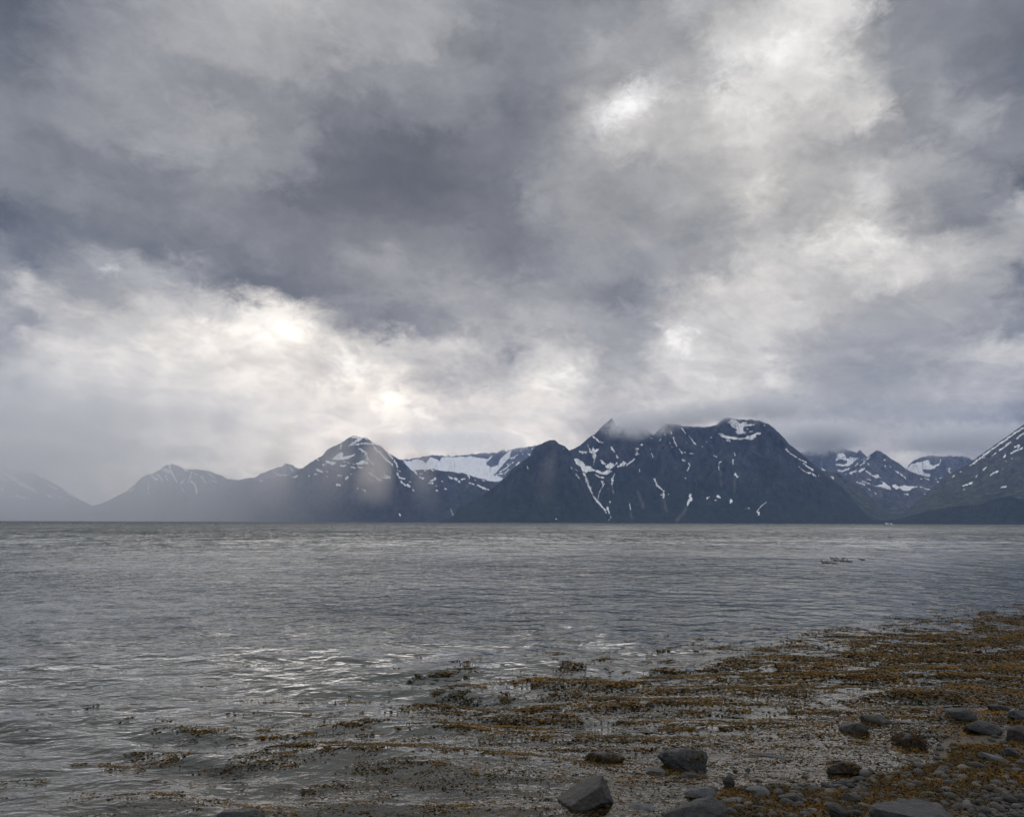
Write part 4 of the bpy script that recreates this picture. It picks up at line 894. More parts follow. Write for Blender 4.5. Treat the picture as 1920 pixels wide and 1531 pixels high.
def boulder(x0, x1, y0, y1, label, mat, seed, yaw=0.0, depth=0.9, cuts=9, rough=0.10, sharp=None, name='boulder', weed=0, tilt=0.0):
    """x0..x1, y0..y1: where the photograph shows the rock; it gets real width, depth and height there."""
    xb, yb, zb = on_ground((x0 + x1) / 2, min(y1, 1600) - (y1 - y0) * 0.10)
    d = math.hypot(yb, xb); r = ray((x0 + x1) / 2, y1)
    dist = math.sqrt(xb * xb + yb * yb + (CAM_H - zb) ** 2)
    w = (x1 - x0) / FPX * dist * 0.98
    dp = w * depth
    ang = math.atan2(CAM_H - zb, d)
    # apparent height = h*cos(ang) + dp*sin(ang)*~0.5
    hh = max(((y1 - y0) / FPX * dist - dp * math.sin(ang) * 0.45) / math.cos(ang), w * 0.10)
    v, f = rock_shape(seed, 5, cuts, rough, sharp=sharp)
    sink = 0.30
    sx, sy, sz = w / 2, dp / 2, hh / (2 * (1 - sink * 0.5)) * 1.05
    v = v * np.array([sx, sy, sz])
    if tilt:
        c, s = math.cos(tilt), math.sin(tilt); v = np.stack([v[:, 0] * c - v[:, 2] * s, v[:, 1], v[:, 0] * s + v[:, 2] * c], 1)
    az = math.atan2(xb, yb)
    c, s = math.cos(yaw - az), math.sin(yaw - az)
    v = np.stack([v[:, 0] * c - v[:, 1] * s, v[:, 0] * s + v[:, 1] * c, v[:, 2]], 1)
    # settle it so that it stands where the photograph shows it, at its real size
    cx, cy = xb + math.sin(az) * dp * 0.35, yb + math.cos(az) * dp * 0.35
    kw = kh = 1.0
    sa, ca = math.sin(az), math.cos(az)
    for _ in range(8):
        u = v[:, 0] * ca - v[:, 1] * sa; t_ = v[:, 0] * sa + v[:, 1] * ca
        P = np.stack([cx + ca * u * kw + sa * t_ * kw, cy - sa * u * kw + ca * t_ * kw, v[:, 2] * kh], 1)
        zb = max(float(ground_z(np.array(cx), np.array(cy))), -0.03)
        zc = zb + sz * kh * (1 - sink); P[:, 2] += zc
        c_ = (P - np.array([0, 0, CAM_H])) @ CAMI.T
        qx = 960 + FPX * c_[:, 0] / -c_[:, 2]; qy = 765.5 - FPX * c_[:, 1] / -c_[:, 2]
        vis = P[:, 2] > zb
        kw *= (x1 - x0) / (qx[vis].max() - qx[vis].min())
        tall, want = qy[vis].max() - qy[vis].min(), y1 - y0
        kh = min(max(kh * (1 + 0.8 * (want - tall) / max(want, 1)), 0.25), 2.2)
        sh = ((x0 + x1) / 2 - (qx[vis].max() + qx[vis].min()) / 2) / FPX * dist
        fw = -((y0 + y1) / 2 - (qy[vis].max() + qy[vis].min()) / 2) / FPX * dist * dist / CAM_H * 0.8
        cx += ca * sh + sa * fw; cy += -sa * sh + ca * fw
    u = v[:, 0] * ca - v[:, 1] * sa; t_ = v[:, 0] * sa + v[:, 1] * ca
    v = np.stack([(ca * u + sa * t_) * kw, (-sa * u + ca * t_) * kw, v[:, 2] * kh], 1)
    sx, sy, sz = sx * kw, sy * kw, sz * kh
    o = mesh_obj(name, v, f, mat)
    o.location = (cx, cy, zc)
    tag(o, label, 'rock')
    if weed:
        SEE_WEED.append((o.location.x, o.location.y, zc, sx, sy, sz, weed, az))
    BL.append((o.location.x, o.location.y, max(sx, sy)))
    return o


BL = []
TRI = [((-0.62, -0.1, 0.78), 0.16), ((0.95, -0.2, 0.30), 0.60), ((0.0, -0.9, 0.45), 0.50)]
boulder(1045, 1151, 1452, 1526, 'tall wedge-shaped grey-brown boulder at the edge of the weed', M_brown, 3, 0.15, 0.8, 6, .09, TRI)
boulder(1232, 1327, 1403, 1446, 'wet black rounded boulder with weed on its right end', M_black, 12, 0.1, 0.6, 6, .10, weed=45)
boulder(1402, 1500, 1410, 1428, 'long low dark slab lying in the shallows', M_black, 15, -0.05, 0.35, 6, .07)
boulder(1242, 1366, 1492, 1560, 'dark humped boulder at the bottom edge right of the wedge rock', M_grey, 22, 0.2, 0.7, 9, .09)
boulder(1098, 1170, 1407, 1432, 'low rock almost hidden under golden weed', M_brown, 31, 0, 0.6, 6, .1, weed=150)
boulder(1206, 1250, 1436, 1455, 'small smooth grey rock below the wet black boulder', M_light, 33, 0.3, 0.7, 5, .06)
boulder(1275, 1313, 1446, 1464, 'small rounded brown rock in the weed below the black boulder', M_brown, 35, 0, 0.8, 5, .06)
boulder(1281, 1345, 1474, 1497, 'pale flat rock behind the dark humped boulder', M_light, 37, 0.1, 0.6, 9, .08)
boulder(1166, 1230, 1503, 1522, 'flat grey rock right of the wedge boulder', M_light, 39, -0.1, 0.6, 8, .07)
boulder(1354, 1378, 1452, 1478, 'small upright tan-topped rock', M_brown, 41, 0, 0.8, 5, .08)
boulder(1353, 1401, 1493, 1508, 'pale thin flat rock right of the humped boulder', M_light, 43, 0.2, 0.6, 8, .06)
boulder(1397, 1445, 1471, 1495, 'knobbly pale grey rock with weed at its foot', M_light, 45, 0, 0.8, 8, .12, weed=15)
boulder(1572, 1632, 1352, 1381, 'rounded brown-grey boulder in the weedy shallows', M_brown, 51, 0, 0.7, 6, .07)
boulder(1612, 1676, 1338, 1366, 'long leaning slab behind the rounded brown-grey boulder', M_brown, 53, 0.3, 0.5, 6, .08, tilt=-0.18)
boulder(1771, 1832, 1325, 1356, 'smooth rounded grey boulder farthest up the right shore', M_grey, 55, 0, 0.8, 5, .05)
boulder(1806, 1882, 1349, 1379, 'oblong layered grey boulder with dark bands', M_band, 57, 0.1, 0.6, 6, .06)
boulder(1886, 1945, 1358, 1396, 'brown-grey boulder cut by the right edge', M_brown, 59, 0, 0.8, 6, .07)
boulder(1672, 1740, 1372, 1405, 'weed-covered hump of rock below the grey boulders', M_brown, 61, 0, 0.7, 6, .1, weed=120)
boulder(1628, 1822, 1496, 1590, 'big flat dark slab at the bottom edge among pebbles', M_grey, 63, 0.05, 0.75, 6, .05, [((0, 0, 1), 0.55), ((0.3, -0.2, 0.9), .7)])
boulder(1458, 1506, 1484, 1511, 'dark rounded boulder with a paler top on the pebble edge', M_brown, 65, 0, 0.8, 6, .07)
boulder(1577, 1619, 1485, 1511, 'squat brown-black boulder left of the big flat slab', M_brown, 67, 0, 0.8, 7, .08)
boulder(1552, 1592, 1503, 1536, 'reddish-grey boulder below the squat brown-black one', M_brown, 69, 0.4, 0.8, 8, .08)
boulder(1834, 1892, 1408, 1434, 'thin pale tilted slab on the weed near the right edge', M_light, 71, -0.35, 0.35, 8, .05, tilt=-0.2)
boulder(1876, 1910, 1401, 1421, 'small dark wet boulder above the thin tilted slab', M_black, 73, 0, 0.8, 7, .08)
boulder(1548, 1618, 1424, 1453, 'brown boulder overgrown with weed above the pebbles', M_brown, 75, 0, 0.7, 8, .1, weed=70)
boulder(1889, 1930, 1330, 1352, 'dark notched boulder at the right edge of the shallows', M_black, 77, 0, 0.8, 7, .1)
boulder(1850, 1892, 1319, 1334, 'low dark ridge of rock far up the right shore', M_grey, 79, 0, 0.5, 7, .08)
boulder(1600, 1644, 1409, 1422, 'flat wet stone lying awash in the weed', M_light, 81, 0, 0.6, 8, .06)
boulder(403, 497, 1514, 1548, 'dark blocky rock cut by the bottom edge at left', M_black, 83, -0.1, 0.45, 10, .06)

# individual pebbles: children of the beach
def pix_of(x, y, z):
    c = CAMI @ np.array([x, y, z - CAM_H]); return 960 + FPX * c[0] / -c[2], 765.5 - FPX * c[1] / -c[2]


protos = []
for k in range(14):
    v, f = rock_shape(200 + k, 3, 4, 0.05, keep=0.80)
    me = mesh_obj('pebble', v, f, M_peb, link=False).data
    protos.append(me)
rg = np.random.RandomState(42)


def pebble_density(px, py):
    # thick in the lower right corner, thinning out into the weed
    line = np.interp(px, [1000, 1300, 1450, 1560, 1700, 1800, 1920], [1560, 1520, 1480, 1462, 1462, 1440, 1405])
    return smooth(-38, 14, py - line)


cand = []
occ = {}


def free(x, y, r):
    ix, iy = int(math.floor(x / .12)), int(math.floor(y / .12))
    for a in (-1, 0, 1):
        for c in (-1, 0, 1):
            for (u, v_, w) in occ.get((ix + a, iy + c), ()):
                if (u - x) ** 2 + (v_ - y) ** 2 < ((w + r) * 0.74) ** 2:
                    return False
    for (u, v_, w) in BL:
        if (u - x) ** 2 + (v_ - y) ** 2 < (w * .62 + r * .5) ** 2:
            return False
    occ.setdefault((ix, iy), []).append((x, y, r)); return True


peb = []
for k in range(60000):
    x = rg.uniform(-1.5, 7.5); y = rg.uniform(5.0, 10.5)
    if k > 30000:
        x = rg.uniform(1.2, 6.5); y = rg.uniform(4.6, 8.5)
    z = float(ground_z(np.array(x), np.array(y))) if False else 0.08
    px, py = pix_of(x, y, z)
    if not (900 < px < 2050 and 1330 < py < 1640):
        continue
    dn = float(pebble_density(px, py)); dn = max(dn, 0.035 if py > 1400 + (1500 - px) * .12 else 0.0)
    if rg.rand() > dn:
        continue
    r = (0.018 + 0.035 * rg.rand() ** 1.8) * (1 if k < 12000 else 0.75)
    if free(x, y, r):
        peb.append([x, y, r])
peb = np.array(peb); pz = ground_z(peb[:, 0], peb[:, 1])
scr = []
for (x, y, r), z in zip(peb, pz):
    px, py = pix_of(x, y, z); inside = 0 < px < 1925 and py < 1535
    scr.append(r / math.hypot(x, y) if inside else -1)
order = np.argsort(-np.array(scr))
for i in order[:300]:
    x, y, r = peb[i]
    o = bpy.data.objects.new('pebble', protos[rg.randint(14)]); COL.objects.link(o); o.parent = beach
    fl = rg.uniform(.42, .72)
    o.scale = (r * rg.uniform(1.0, 1.35), r * rg.uniform(.7, 1.0), r * fl)
    o.location = (x, y, pz[i] + r * fl * 0.55); o.rotation_euler = (rg.uniform(-.3, .3), rg.uniform(-.3, .3), rg.uniform(0, 6.28))
tones = np.array([(.40, .40, .43), (.7, .7, .7), (1, 1, 1), (.85, .72, .66), (1.1, 1.05, 1.0), (1.5, 1.45, 1.35), (2.2, 1.95, 1.6), (2.7, 2.6, 2.4)])
shapes1 = [rock_shape(300 + k, 2 if False else 1, 2, 0.03, keep=0.85)[0] for k in range(10)]
f1 = ICO[1][1]; Vs, Fs, Ts = [], [], []; off = 0
rest = [i for i in order[300:]]
for i in rest:
    x, y, r = peb[i]; v = shapes1[rg.randint(10)] * np.array([r * rg.uniform(1, 1.35), r * rg.uniform(.7, 1), r * rg.uniform(.42, .7)])
    a = rg.uniform(0, 6.28); tb = rg.uniform(-.3, .3); c, s = math.cos(a), math.sin(a)
    v = np.stack([v[:, 0] * c - v[:, 1] * s, v[:, 0] * s + v[:, 1] * c, v[:, 2] + v[:, 0] * tb], 1) + np.array([x, y, pz[i] + r * .35])
    Vs.append(v); Fs.append(f1 + off); off += len(v); Ts.append(np.repeat(tones[rg.choice(8, p=[.14, .2, .24, .14, .12, .09, .05, .02])][None], len(v), 0))
if Vs:
    o = mesh_obj('pebbles', np.concatenate(Vs), np.concatenate(Fs), M_pebs, beach); vcol(o, 'tone', np.concatenate(Ts)); tag(o, kind='stuff')
print('pebbles', len(peb))

# ------------------------------------------------------------------ seaweed (bladder wrack)
M_weed, T, out = new_mat('bladder_wrack')
b = T.node('ShaderNodeBsdfPrincipled'); T.l.new(b.outputs[0], out.inputs[0]); b.inputs['Roughness'].default_value = 0.6; b.inputs['Specular IOR Level'].default_value = 0.15
at = T.node('ShaderNodeAttribute', attribute_name='tone'); T.l.new(at.outputs['Color'], b.inputs['Base Color'])


def weed_mesh(name, pos, size, up, seed, blades=4):
    """Forked fronds: every tuft is a few bent blades of two quads each, as triangles."""
    rg = np.random.RandomState(seed); n = len(pos)
    P = np.repeat(pos, blades, 0); sz = np.repeat(size, blades) * rg.uniform(.6, 1.3, n * blades); u = np.repeat(up, blades)
    a = rg.uniform(0, 2 * math.pi, n * blades); dx, dy = np.cos(a), np.sin(a)
    lift = u * rg.uniform(.2, 1.0, n * blades)
    w = sz * rg.uniform(.10, .25, n * blades)
    tw = rg.uniform(-1, 1, n * blades)
    base = P + np.stack([dx, dy, np.zeros_like(dx)], 1) * (rg.uniform(-.3, .3, n * blades) * sz)[:, None]
    mid = base + np.stack([dx * sz * .5, dy * sz * .5, sz * lift * .7], 1)
    tip = base + np.stack([dx * sz * .95, dy * sz * .95, sz * lift * (.6 + .8 * rg.rand(n * blades))], 1)
    side = np.stack([-dy * w, dx * w, tw * w * 0.8], 1)
    Vv = np.stack([base - side * .4, base + side * .4, mid - side, mid + side, tip - side * .9, tip + side * .9], 1).reshape(-1, 3)
    i = np.arange(n * blades) * 6
    Fq = np.concatenate([np.stack([i, i + 1, i + 3, i + 2], 1), np.stack([i + 2, i + 3, i + 5, i + 4], 1)])
    o = mesh_obj(name, Vv, Fq, M_weed, smooth_=False)
    k = np.repeat(rg.rand(n), blades) * .6 + rg.rand(n * blades) * .4
    k = np.clip(k + 0.5 * np.repeat(fbm(pos[:, 0] / .5, pos[:, 1] / .5, 3, 71), blades), 0, 1)[:, None]
    dark = np.array([.036, .022, .004]); gold = np.array([.19, .092, .006]); ol = np.array([.058, .034, .004])
    c = np.where(k < .5, dark + (ol - dark) * k * 2, ol + (gold - ol) * (k - .5) * 2)
    vcol(o, 'tone', np.repeat(c * (0.55 if name.startswith('cling') else 1.0), 6, 0))
    return o


def along(x, y):
    t = np.array([SN[1] * -1, SN[0]]); return x * t[0] + y * t[1]


N = 2600000
wx = rg.uniform(-8, 18, N); wy = rg.uniform(4.6, 23, N)
ppx = wx / wy * FPX * 1.0 + 960
keep = (ppx > -90) & (ppx < 2040)
wx, wy = wx[keep], wy[keep]
s = shore_s(wx, wy); tl = along(wx, wy)
pn = fbm(tl / 1.0, s / 0.62, 5, 81, .62)          # streaks lying along the shore
pn2 = fbm(tl / .38, s / .16, 3, 82, .6)
lf = wx / wy                                      # the band thins out to the left
outer = -8.6 - 0.8 * perlin(tl / 3.0, tl * 0, 83) + 0.6 * smooth(-.45, -.68, lf) - 1.3 * smooth(.25, .62, lf)
cov = smooth(0.0, 6.2, s - outer)
thr = 0.46 - 0.74 * cov * (0.62 + 0.38 * smooth(-.60, .15, lf)) - 0.20 * smooth(-0.6, 0.3, s)
dens = smooth(thr, thr + 0.22, pn + 0.45 * pn2)
dens *= smooth(1.9, 0.9, s + 0.5 * pn)            # bare pebbles above the weed line
dens = np.maximum(dens, 0.05 * smooth(.35, 1.0, cov) * smooth(-.6, .1, lf)) * smooth(1.9, 0.9, s + 0.5 * pn)
dens = np.maximum(dens, 0.95 * smooth(-1.7, -0.3, s + 1.1 * pn) * smooth(1.7, 1.0, s + 0.5 * pn))
dens *= (0.16 + 0.84 * cov) * (cov > 0.10)
cell_w = np.clip((9.0 / wy) ** 1.2, .25, 1.5)
pick = rg.rand(len(wx)) < dens * 0.62 * cell_w
X_, Y_, S_ = wx[pick], wy[pick], s[pick]
ppx = X_ / Y_ * FPX + 960
gz = ground_z(X_, Y_)
wet = gz < 0.004
print('weed tufts', len(X_), 'wet', wet.sum())
sz = rg.uniform(.010, .024, len(X_)) * np.clip(Y_ / 8.0, .8, 1.6)
zf = wave_h(X_[wet][None], Y_[wet][None])[0] - 0.004
o = weed_mesh('floating_seaweed', np.stack([X_[wet], Y_[wet], zf], 1), sz[wet] * 1.35, np.full(wet.sum(), .16), 91)
tag(o, 'golden brown seaweed floating in streaks on the shallow water', 'seaweed', None, 'stuff')
dry = ~wet
o = weed_mesh('beached_seaweed', np.stack([X_[dry], Y_[dry], gz[dry] + .004 + .02 * rg.rand(dry.sum())], 1), sz[dry], np.full(dry.sum(), .75), 92, blades=5)
tag(o, 'orange brown seaweed lying on the shore between stones', 'seaweed', None, 'stuff')
# weed clinging to the overgrown rocks
wp, ws = [], []
for (x, y, z, sx, sy, sz_, n, az) in SEE_WEED:
    for k in range(n * 3):
        a, e = rg.uniform(0, 6.28), rg.uniform(.1, 1.45)
        q_ = np.array([math.cos(a) * math.cos(e) * sx, math.sin(a) * math.cos(e) * sy, math.sin(e) * sz_])
        if n < 60 and q_[0] < sx * .2:
            continue
        c, s_ = math.cos(-az), math.sin(-az)
        wp.append((x + q_[0] * c - q_[1] * s_, y + q_[0] * s_ + q_[1] * c, z + q_[2] * .95)); ws.append(rg.uniform(.012, .032))
o = weed_mesh('clinging_seaweed', np.array(wp), np.array(ws), np.full(len(wp), -.7), 93, blades=3)
tag(o, 'brown seaweed hanging over the overgrown rocks', 'seaweed', None, 'stuff')

# ------------------------------------------------------------------ water birds
M_bird, T, out = new_mat('dark_plumage'); b = T.node('ShaderNodeBsdfPrincipled'); T.l.new(b.outputs[0], out.inputs[0])
g = T.node('ShaderNodeTexCoord'); n1 = T.noise(g.outputs['Object'], 18, 4); T.l.new(T.ramp(n1.outputs[0], [(.35, (.012, .011, .010, 1)), (.7, (.06, .052, .045, 1))]), b.inputs['Base Color']); b.inputs['Roughness'].default_value = .7
M_bill, T, out = new_mat('bill_horn'); b = T.node('ShaderNodeBsdfPrincipled'); T.l.new(b.outputs[0], out.inputs[0]); b.inputs['Base Color'].default_value = (.09, .035, .015, 1)


def loft(path, sides=12):
    V, F = [], []
    for k, (x, z, ry, rz) in enumerate(path):
        nx = path[min(k + 1, len(path) - 1)]; pv = path[max(k - 1, 0)]
        tx, tz = nx[0] - pv[0], nx[1] - pv[1]; L = math.hypot(tx, tz); nxn, nzn = -tz / L, tx / L
        for j in range(sides):
            a = 2 * math.pi * j / sides
            V.append((x + nxn * math.sin(a) * rz, math.cos(a) * ry, z + nzn * math.sin(a) * rz))
    for k in range(len(path) - 1):
        for j in range(sides):
            a = k * sides + j; b_ = k * sides + (j + 1) % sides
            F.append((a, b_, b_ + sides, a + sides))
    return V, F


def bird_meshes(neck):
    # tail -> body -> neck -> head, facing -x
    p = [(.245, .055, .004, .004), (.22, .050, .022, .010), (.17, .040, .050, .030), (.10, .028, .075, .052), (.02, .022, .085, .062), (-.06, .026, .075, .060), (-.115, .045, .052, .050),
         (-.145, .075, .034, .036), (-.155, .075 + neck * .35, .024, .026), (-.158, .075 + neck * .7, .020, .023), (-.162, .075 + neck * .9, .024, .027), (-.175, .078 + neck, .028, .028), (-.200, .076 + neck, .022, .022), (-.222, .070 + neck, .011, .010), (-.226, .069 + neck, .003, .003)]
    V, F = loft(p); me = bpy.data.meshes.new('bird_body'); me.from_pydata(V, [], F); me.materials.append(M_bird)
    for q_ in me.polygons: q_.use_smooth = True
    V, F = loft([(-.212, .070 + neck, .010, .010), (-.235, .066 + neck, .008, .006), (-.262, .060 + neck, .004, .003), (-.268, .058 + neck, .001, .001)], 8)
    mb = bpy.data.meshes.new('bill'); mb.from_pydata(V, [], F); mb.materials.append(M_bill)
    return me, mb


BM = [bird_meshes(n) for n in (.13, .09, .055)]
birds = [(1545, 1055.4, 0, 1.15, 1, 'dark water bird leading the near row, long neck upright, leftmost of all'), (1553.5, 1055.2, 2, .95, 1, 'water bird close behind the leading one, second in the near row'),
         (1564.3, 1056.6, 0, 1.1, 1, 'last and lowest water bird of the near row, neck raised'), (1560.4, 1047.0, 0, .95, 1, 'water bird at the left end of the farthest row'),
         (1566.6, 1051.0, 0, 1.05, 1, 'leftmost water bird of the middle row, neck raised'), (1577.4, 1051.6, 1, 1.0, 1, 'low-bodied second water bird of the middle row'),
         (1584.3, 1052.0, 0, .9, 1, 'third water bird of the middle row, slim neck up'), (1593.4, 1053.0, 0, 1.15, 1, 'large rightmost water bird of the middle row'),
         (1617.5, 1049.6, 2, 1.1, 1, 'lone water bird farthest right, low in the water'), (1581.0, 1047.0, 0, .75, -1, 'small water bird in the middle of the farthest row, facing right'),
         (1569.0, 1046.8, 2, .7, 1, 'small low water bird second in the farthest row'), (1612.0, 1047.9, 2, .7, 1, 'small low water bird just left of the lone rightmost one')]
for px, py, k, scl, fc, label in birds:
    r = ray(px, py); dd = CAM_H / -r[2]
    body, bill = BM[k]
    o = bpy.data.objects.new('water_bird', body); COL.objects.link(o)
    o.location = (r[0] * dd, r[1] * dd, 0.0); scl *= .72; o.scale = (scl * .95, scl, scl); o.rotation_euler = (0, 0, random.uniform(-.25, .25) - math.atan2(r[0], r[1]))
    if fc < 0:
        o.scale = (scl, scl, scl); o.rotation_euler.z += math.pi
    tag(o, label, 'bird', 'small flock of water birds swimming')
    c = bpy.data.objects.new('bill', bill); COL.objects.link(c); c.parent = o

# ------------------------------------------------------------------ air: haze, rain mist on the left, cloud on the summits
def box_obj(name, lo, hi, mat):
    x0, y0, z0 = lo; x1, y1, z1 = hi
    V = [(x0, y0, z0), (x1, y0, z0), (x1, y1, z0), (x0, y1, z0), (x0, y0, z1), (x1, y0, z1), (x1, y1, z1), (x0, y1, z1)]
    return mesh_obj(name, V, [(0, 3, 2, 1), (4, 5, 6, 7), (0, 1, 5, 4), (1, 2, 6, 5), (2, 3, 7, 6), (3, 0, 4, 7)], mat, smooth_=False)


M_haze, T, out = new_mat('haze_air')
pv = T.node('ShaderNodeVolumePrincipled'); T.l.new(pv.outputs[0], out.inputs['Volume'])
pv.inputs['Color'].default_value = (.41, .585, 1.0, 1); pv.inputs['Density'].default_value = 3.1e-5; pv.inputs['Anisotropy'].default_value = 0.2
haze = box_obj('haze', (-26000, -3500, -8), (26000, 18500, 2600), M_haze); tag(haze, kind='stuff')

# falling rain drifting over the left of the fjord, streaked by shafts of light between the showers
M_mist, T, out = new_mat('rain_mist')
pv = T.node('ShaderNodeVolumePrincipled'); T.l.new(pv.outputs[0], out.inputs['Volume'])
pv.inputs['Color'].default_value = (.99, .985, .97, 1); pv.inputs['Anisotropy'].default_value = 0.7
g = T.node('ShaderNodeNewGeometry'); sp = T.node('ShaderNodeSeparateXYZ'); T.l.new(g.outputs['Position'], sp.inputs[0])
X_s, Y_s, Z_s = sp.outputs
lat = T.math('DIVIDE', X_s, Y_s)
fade_x = T.maprange(X_s, -850, -3500, 0.0, 1.0, 'SMOOTHSTEP')
lo = T.maprange(Z_s, 0, 350, 0.85, 1.0); hi_ = T.maprange(Z_s, 1250, 700, 0, 1, 'SMOOTHSTEP')
# shafts fan out from the gap in the clouds
fan = T.math('DIVIDE', T.math('SUBTRACT', X_s, -900.0), T.math('SUBTRACT', 3600.0, Z_s))
n1 = T.noise(T.combine(fan, 0.0, 0.0), 9.0, 3, 0.6)
shaft = T.maprange(n1.outputs[0], 0.35, 0.65, 0.55, 1.5)
n2 = T.noise(g.outputs['Position'], 0.0009, 3, 0.5)
den = T.math('MULTIPLY', T.math('MULTIPLY', fade_x, hi_), T.math('MULTIPLY', lo, shaft))
den = T.math('MULTIPLY', den, T.maprange(n2.outputs[0], .3, .7, .7, 1.3))
T.l.new(T.math('MULTIPLY', den, 7.2e-4), pv.inputs['Density'])
mist = box_obj('rain_mist', (-5600, 4600, 1.0), (1200, 7000, 1300), M_mist); tag(mist, 'pale rain mist hanging over the left side of the fjord', 'mist', None, 'stuff')


def puff(px, py, rx, ry, d, depth, dens, seed, label, scale=1.0, fwd=0.6):
    """Ragged cloud: a closed lumpy hull with uneven density, thinning out to its edge."""
    r = ray(px, py); h = math.hypot(r[0], r[1]); c = r * d / h
    sx, sz = rx / FPX * d, ry / FPX * d
    v, f = ICO[3]
    v = v * (1 + .15 * n3(v, 1.3, seed))[:, None]
    m, T, out = new_mat('summit_cloud')
    pv = T.node('ShaderNodeVolumePrincipled'); T.l.new(pv.outputs[0], out.inputs['Volume']); pv.inputs['Color'].default_value = (1, 1, 1, 1); pv.inputs['Anisotropy'].default_value = fwd
    tc = T.node('ShaderNodeTexCoord'); g = T.node('ShaderNodeNewGeometry')
    ln = T.node('ShaderNodeVectorMath', operation='LENGTH'); T.l.new(tc.outputs['Object'], ln.inputs[0])
    n1 = T.noise(g.outputs['Position'], 0.008 * scale, 6, 0.62, 0.8)
    e = T.maprange(ln.outputs['Value'], 1.0, 0.25, 0, 1, 'SMOOTHSTEP')
    k = T.math('MULTIPLY', e, T.maprange(T.math('ADD', n1.outputs[0], T.math('MULTIPLY', e, .12)), .49, .63, 0, 1), clamp=True)
    T.l.new(T.math('MULTIPLY', k, dens), pv.inputs['Density'])
    o = mesh_obj('cloud', v, f, m); o.location = (c[0], c[1], c[2] + CAM_H); o.scale = (sx, depth, sz); o.rotation_euler.z = -math.atan2(c[0], c[1])
    tag(o, label, 'cloud')
    return o


puff(1195, 796, 96, 36, 7500, 420, .009, 1, 'wispy cloud wrapped round the twin pointed summits')
puff(1300, 776, 120, 30, 7550, 400, .010, 2, 'thin cloud brushing the ridge left of the snowy summit bowl')
puff(1430, 764, 130, 34, 8200, 450, .010, 8, 'grey cloud on top of the snowy summit bowl')
puff(1535, 818, 130, 40, 11300, 600, .012, 3, 'soft cloud hiding the top of the range behind the valley')
puff(1800, 822, 190, 38, 12000, 600, .008, 4, 'dark cloud lying on the far right range')
puff(860, 826, 190, 34, 13500, 600, .005, 5, 'pale fog bank along the top of the glacier basin', fwd=.88)
puff(350, 850, 90, 28, 10200, 420, .005, 6, 'small cloud touching the left peak', fwd=.9)
puff(30, 846, 190, 44, 10900, 700, .009, 7, 'pale cloud dissolving the top of the far left mountain', fwd=.85)


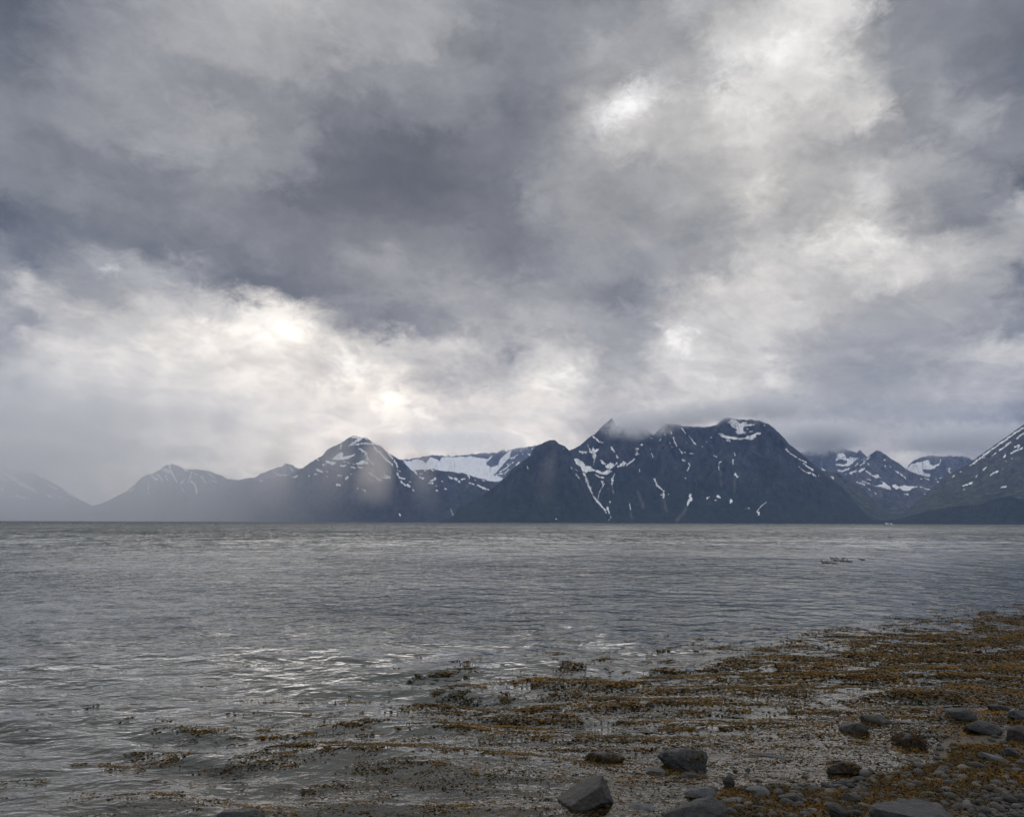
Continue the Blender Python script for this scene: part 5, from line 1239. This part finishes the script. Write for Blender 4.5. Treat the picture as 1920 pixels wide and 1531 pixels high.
def shaft(x0, y0, w0, x1, y1, w1, d, dens, label):
    """Sunbeam built as warm-tinted mist: a slanting tapered column, densest along its axis."""
    P0 = np.array(ray(x0, y0)); P0 = P0 * d / np.hypot(P0[0], P0[1]); P0[2] += CAM_H
    P1 = np.array(ray(x1, y1)); P1 = P1 * d / np.hypot(P1[0], P1[1]); P1[2] = max(P1[2] + CAM_H, 2.0)
    az = math.atan2(P0[0], P0[1]); V, F = [], []
    H = P0[2] - P1[2]
    m, T, out = new_mat('sunlit_mist')
    pv = T.node('ShaderNodeVolumePrincipled'); T.l.new(pv.outputs[0], out.inputs['Volume']); pv.inputs['Color'].default_value = (1, .93, .84, 1); pv.inputs['Anisotropy'].default_value = 0.7  # the beam's light is put into the mist's density and warm colour
    tc = T.node('ShaderNodeTexCoord'); sp = T.node('ShaderNodeSeparateXYZ'); T.l.new(tc.outputs['Object'], sp.inputs[0])
    t = T.math('DIVIDE', sp.outputs[2], H)                      # 0 at the foot, 1 at the cloud
    R0, R1_ = w0 / FPX * d / 2, w1 / FPX * d / 2
    rad = T.math('ADD', R1_, T.math('MULTIPLY', t, R0 - R1_))
    dx, dy = float(P0[0] - P1[0]), float(P0[1] - P1[1])
    u = T.math('DIVIDE', T.math('SUBTRACT', sp.outputs[0], T.math('MULTIPLY', t, dx)), rad)
    v = T.math('DIVIDE', T.math('SUBTRACT', sp.outputs[1], T.math('MULTIPLY', t, dy)), T.math('MULTIPLY', rad, 1.6))
    r2 = T.math('SQRT', T.math('ADD', T.math('MULTIPLY', u, u), T.math('MULTIPLY', v, v)))
    k = T.math('MULTIPLY', T.maprange(r2, 1.0, 0.1, 0, 1, 'SMOOTHSTEP'), T.math('MULTIPLY', T.maprange(t, 0.0, 0.5, 0, 1, 'SMOOTHSTEP'), T.maprange(t, 1.0, 0.45, 0, 1, 'SMOOTHSTEP')))
    n1 = T.noise(tc.outputs['Object'], 0.006, 3, .5); k = T.math('MULTIPLY', k, T.maprange(n1.outputs[0], .3, .7, .6, 1.4))
    T.l.new(T.math('MULTIPLY', k, dens), pv.inputs['Density'])
    for kk, (cx_, cy_, z_, rr) in enumerate(((0, 0, 0, R1_), (dx, dy, H, R0))):
        for j in range(16):
            a = 2 * math.pi * j / 16; V.append((cx_ + math.cos(a) * rr, cy_ + math.sin(a) * rr * 1.6, z_))
    me = bpy.data.meshes.new('sunbeam')
    me.from_pydata(V, [], [(j, (j + 1) % 16, 16 + (j + 1) % 16, 16 + j) for j in range(16)] + [tuple(range(15, -1, -1)), tuple(range(16, 32))]); me.materials.append(m)
    o = bpy.data.objects.new('sunbeam', me); COL.objects.link(o); o.location = P1
    tag(o, label, 'sunbeam', None, 'stuff')


shaft(712, 795, 60, 696, 960, 112, 7350, .0042, 'warm beam of sunlit mist falling on the snowy peak')
shaft(655, 730, 60, 612, 976, 120, 7250, .0011, 'broad faint beam of sunlit mist left of the snowy peak')
shaft(780, 765, 40, 802, 976, 80, 7250, .0015, 'faint beam of sunlit mist right of the snowy peak')
shaft(1036, 790, 30, 1020, 976, 66, 5600, .0006, 'thin beam of sunlit mist in front of the dark pyramid')
shaft(540, 760, 50, 500, 976, 110, 7250, .0016, 'wide pale beam of sunlit mist over the lower left slope')
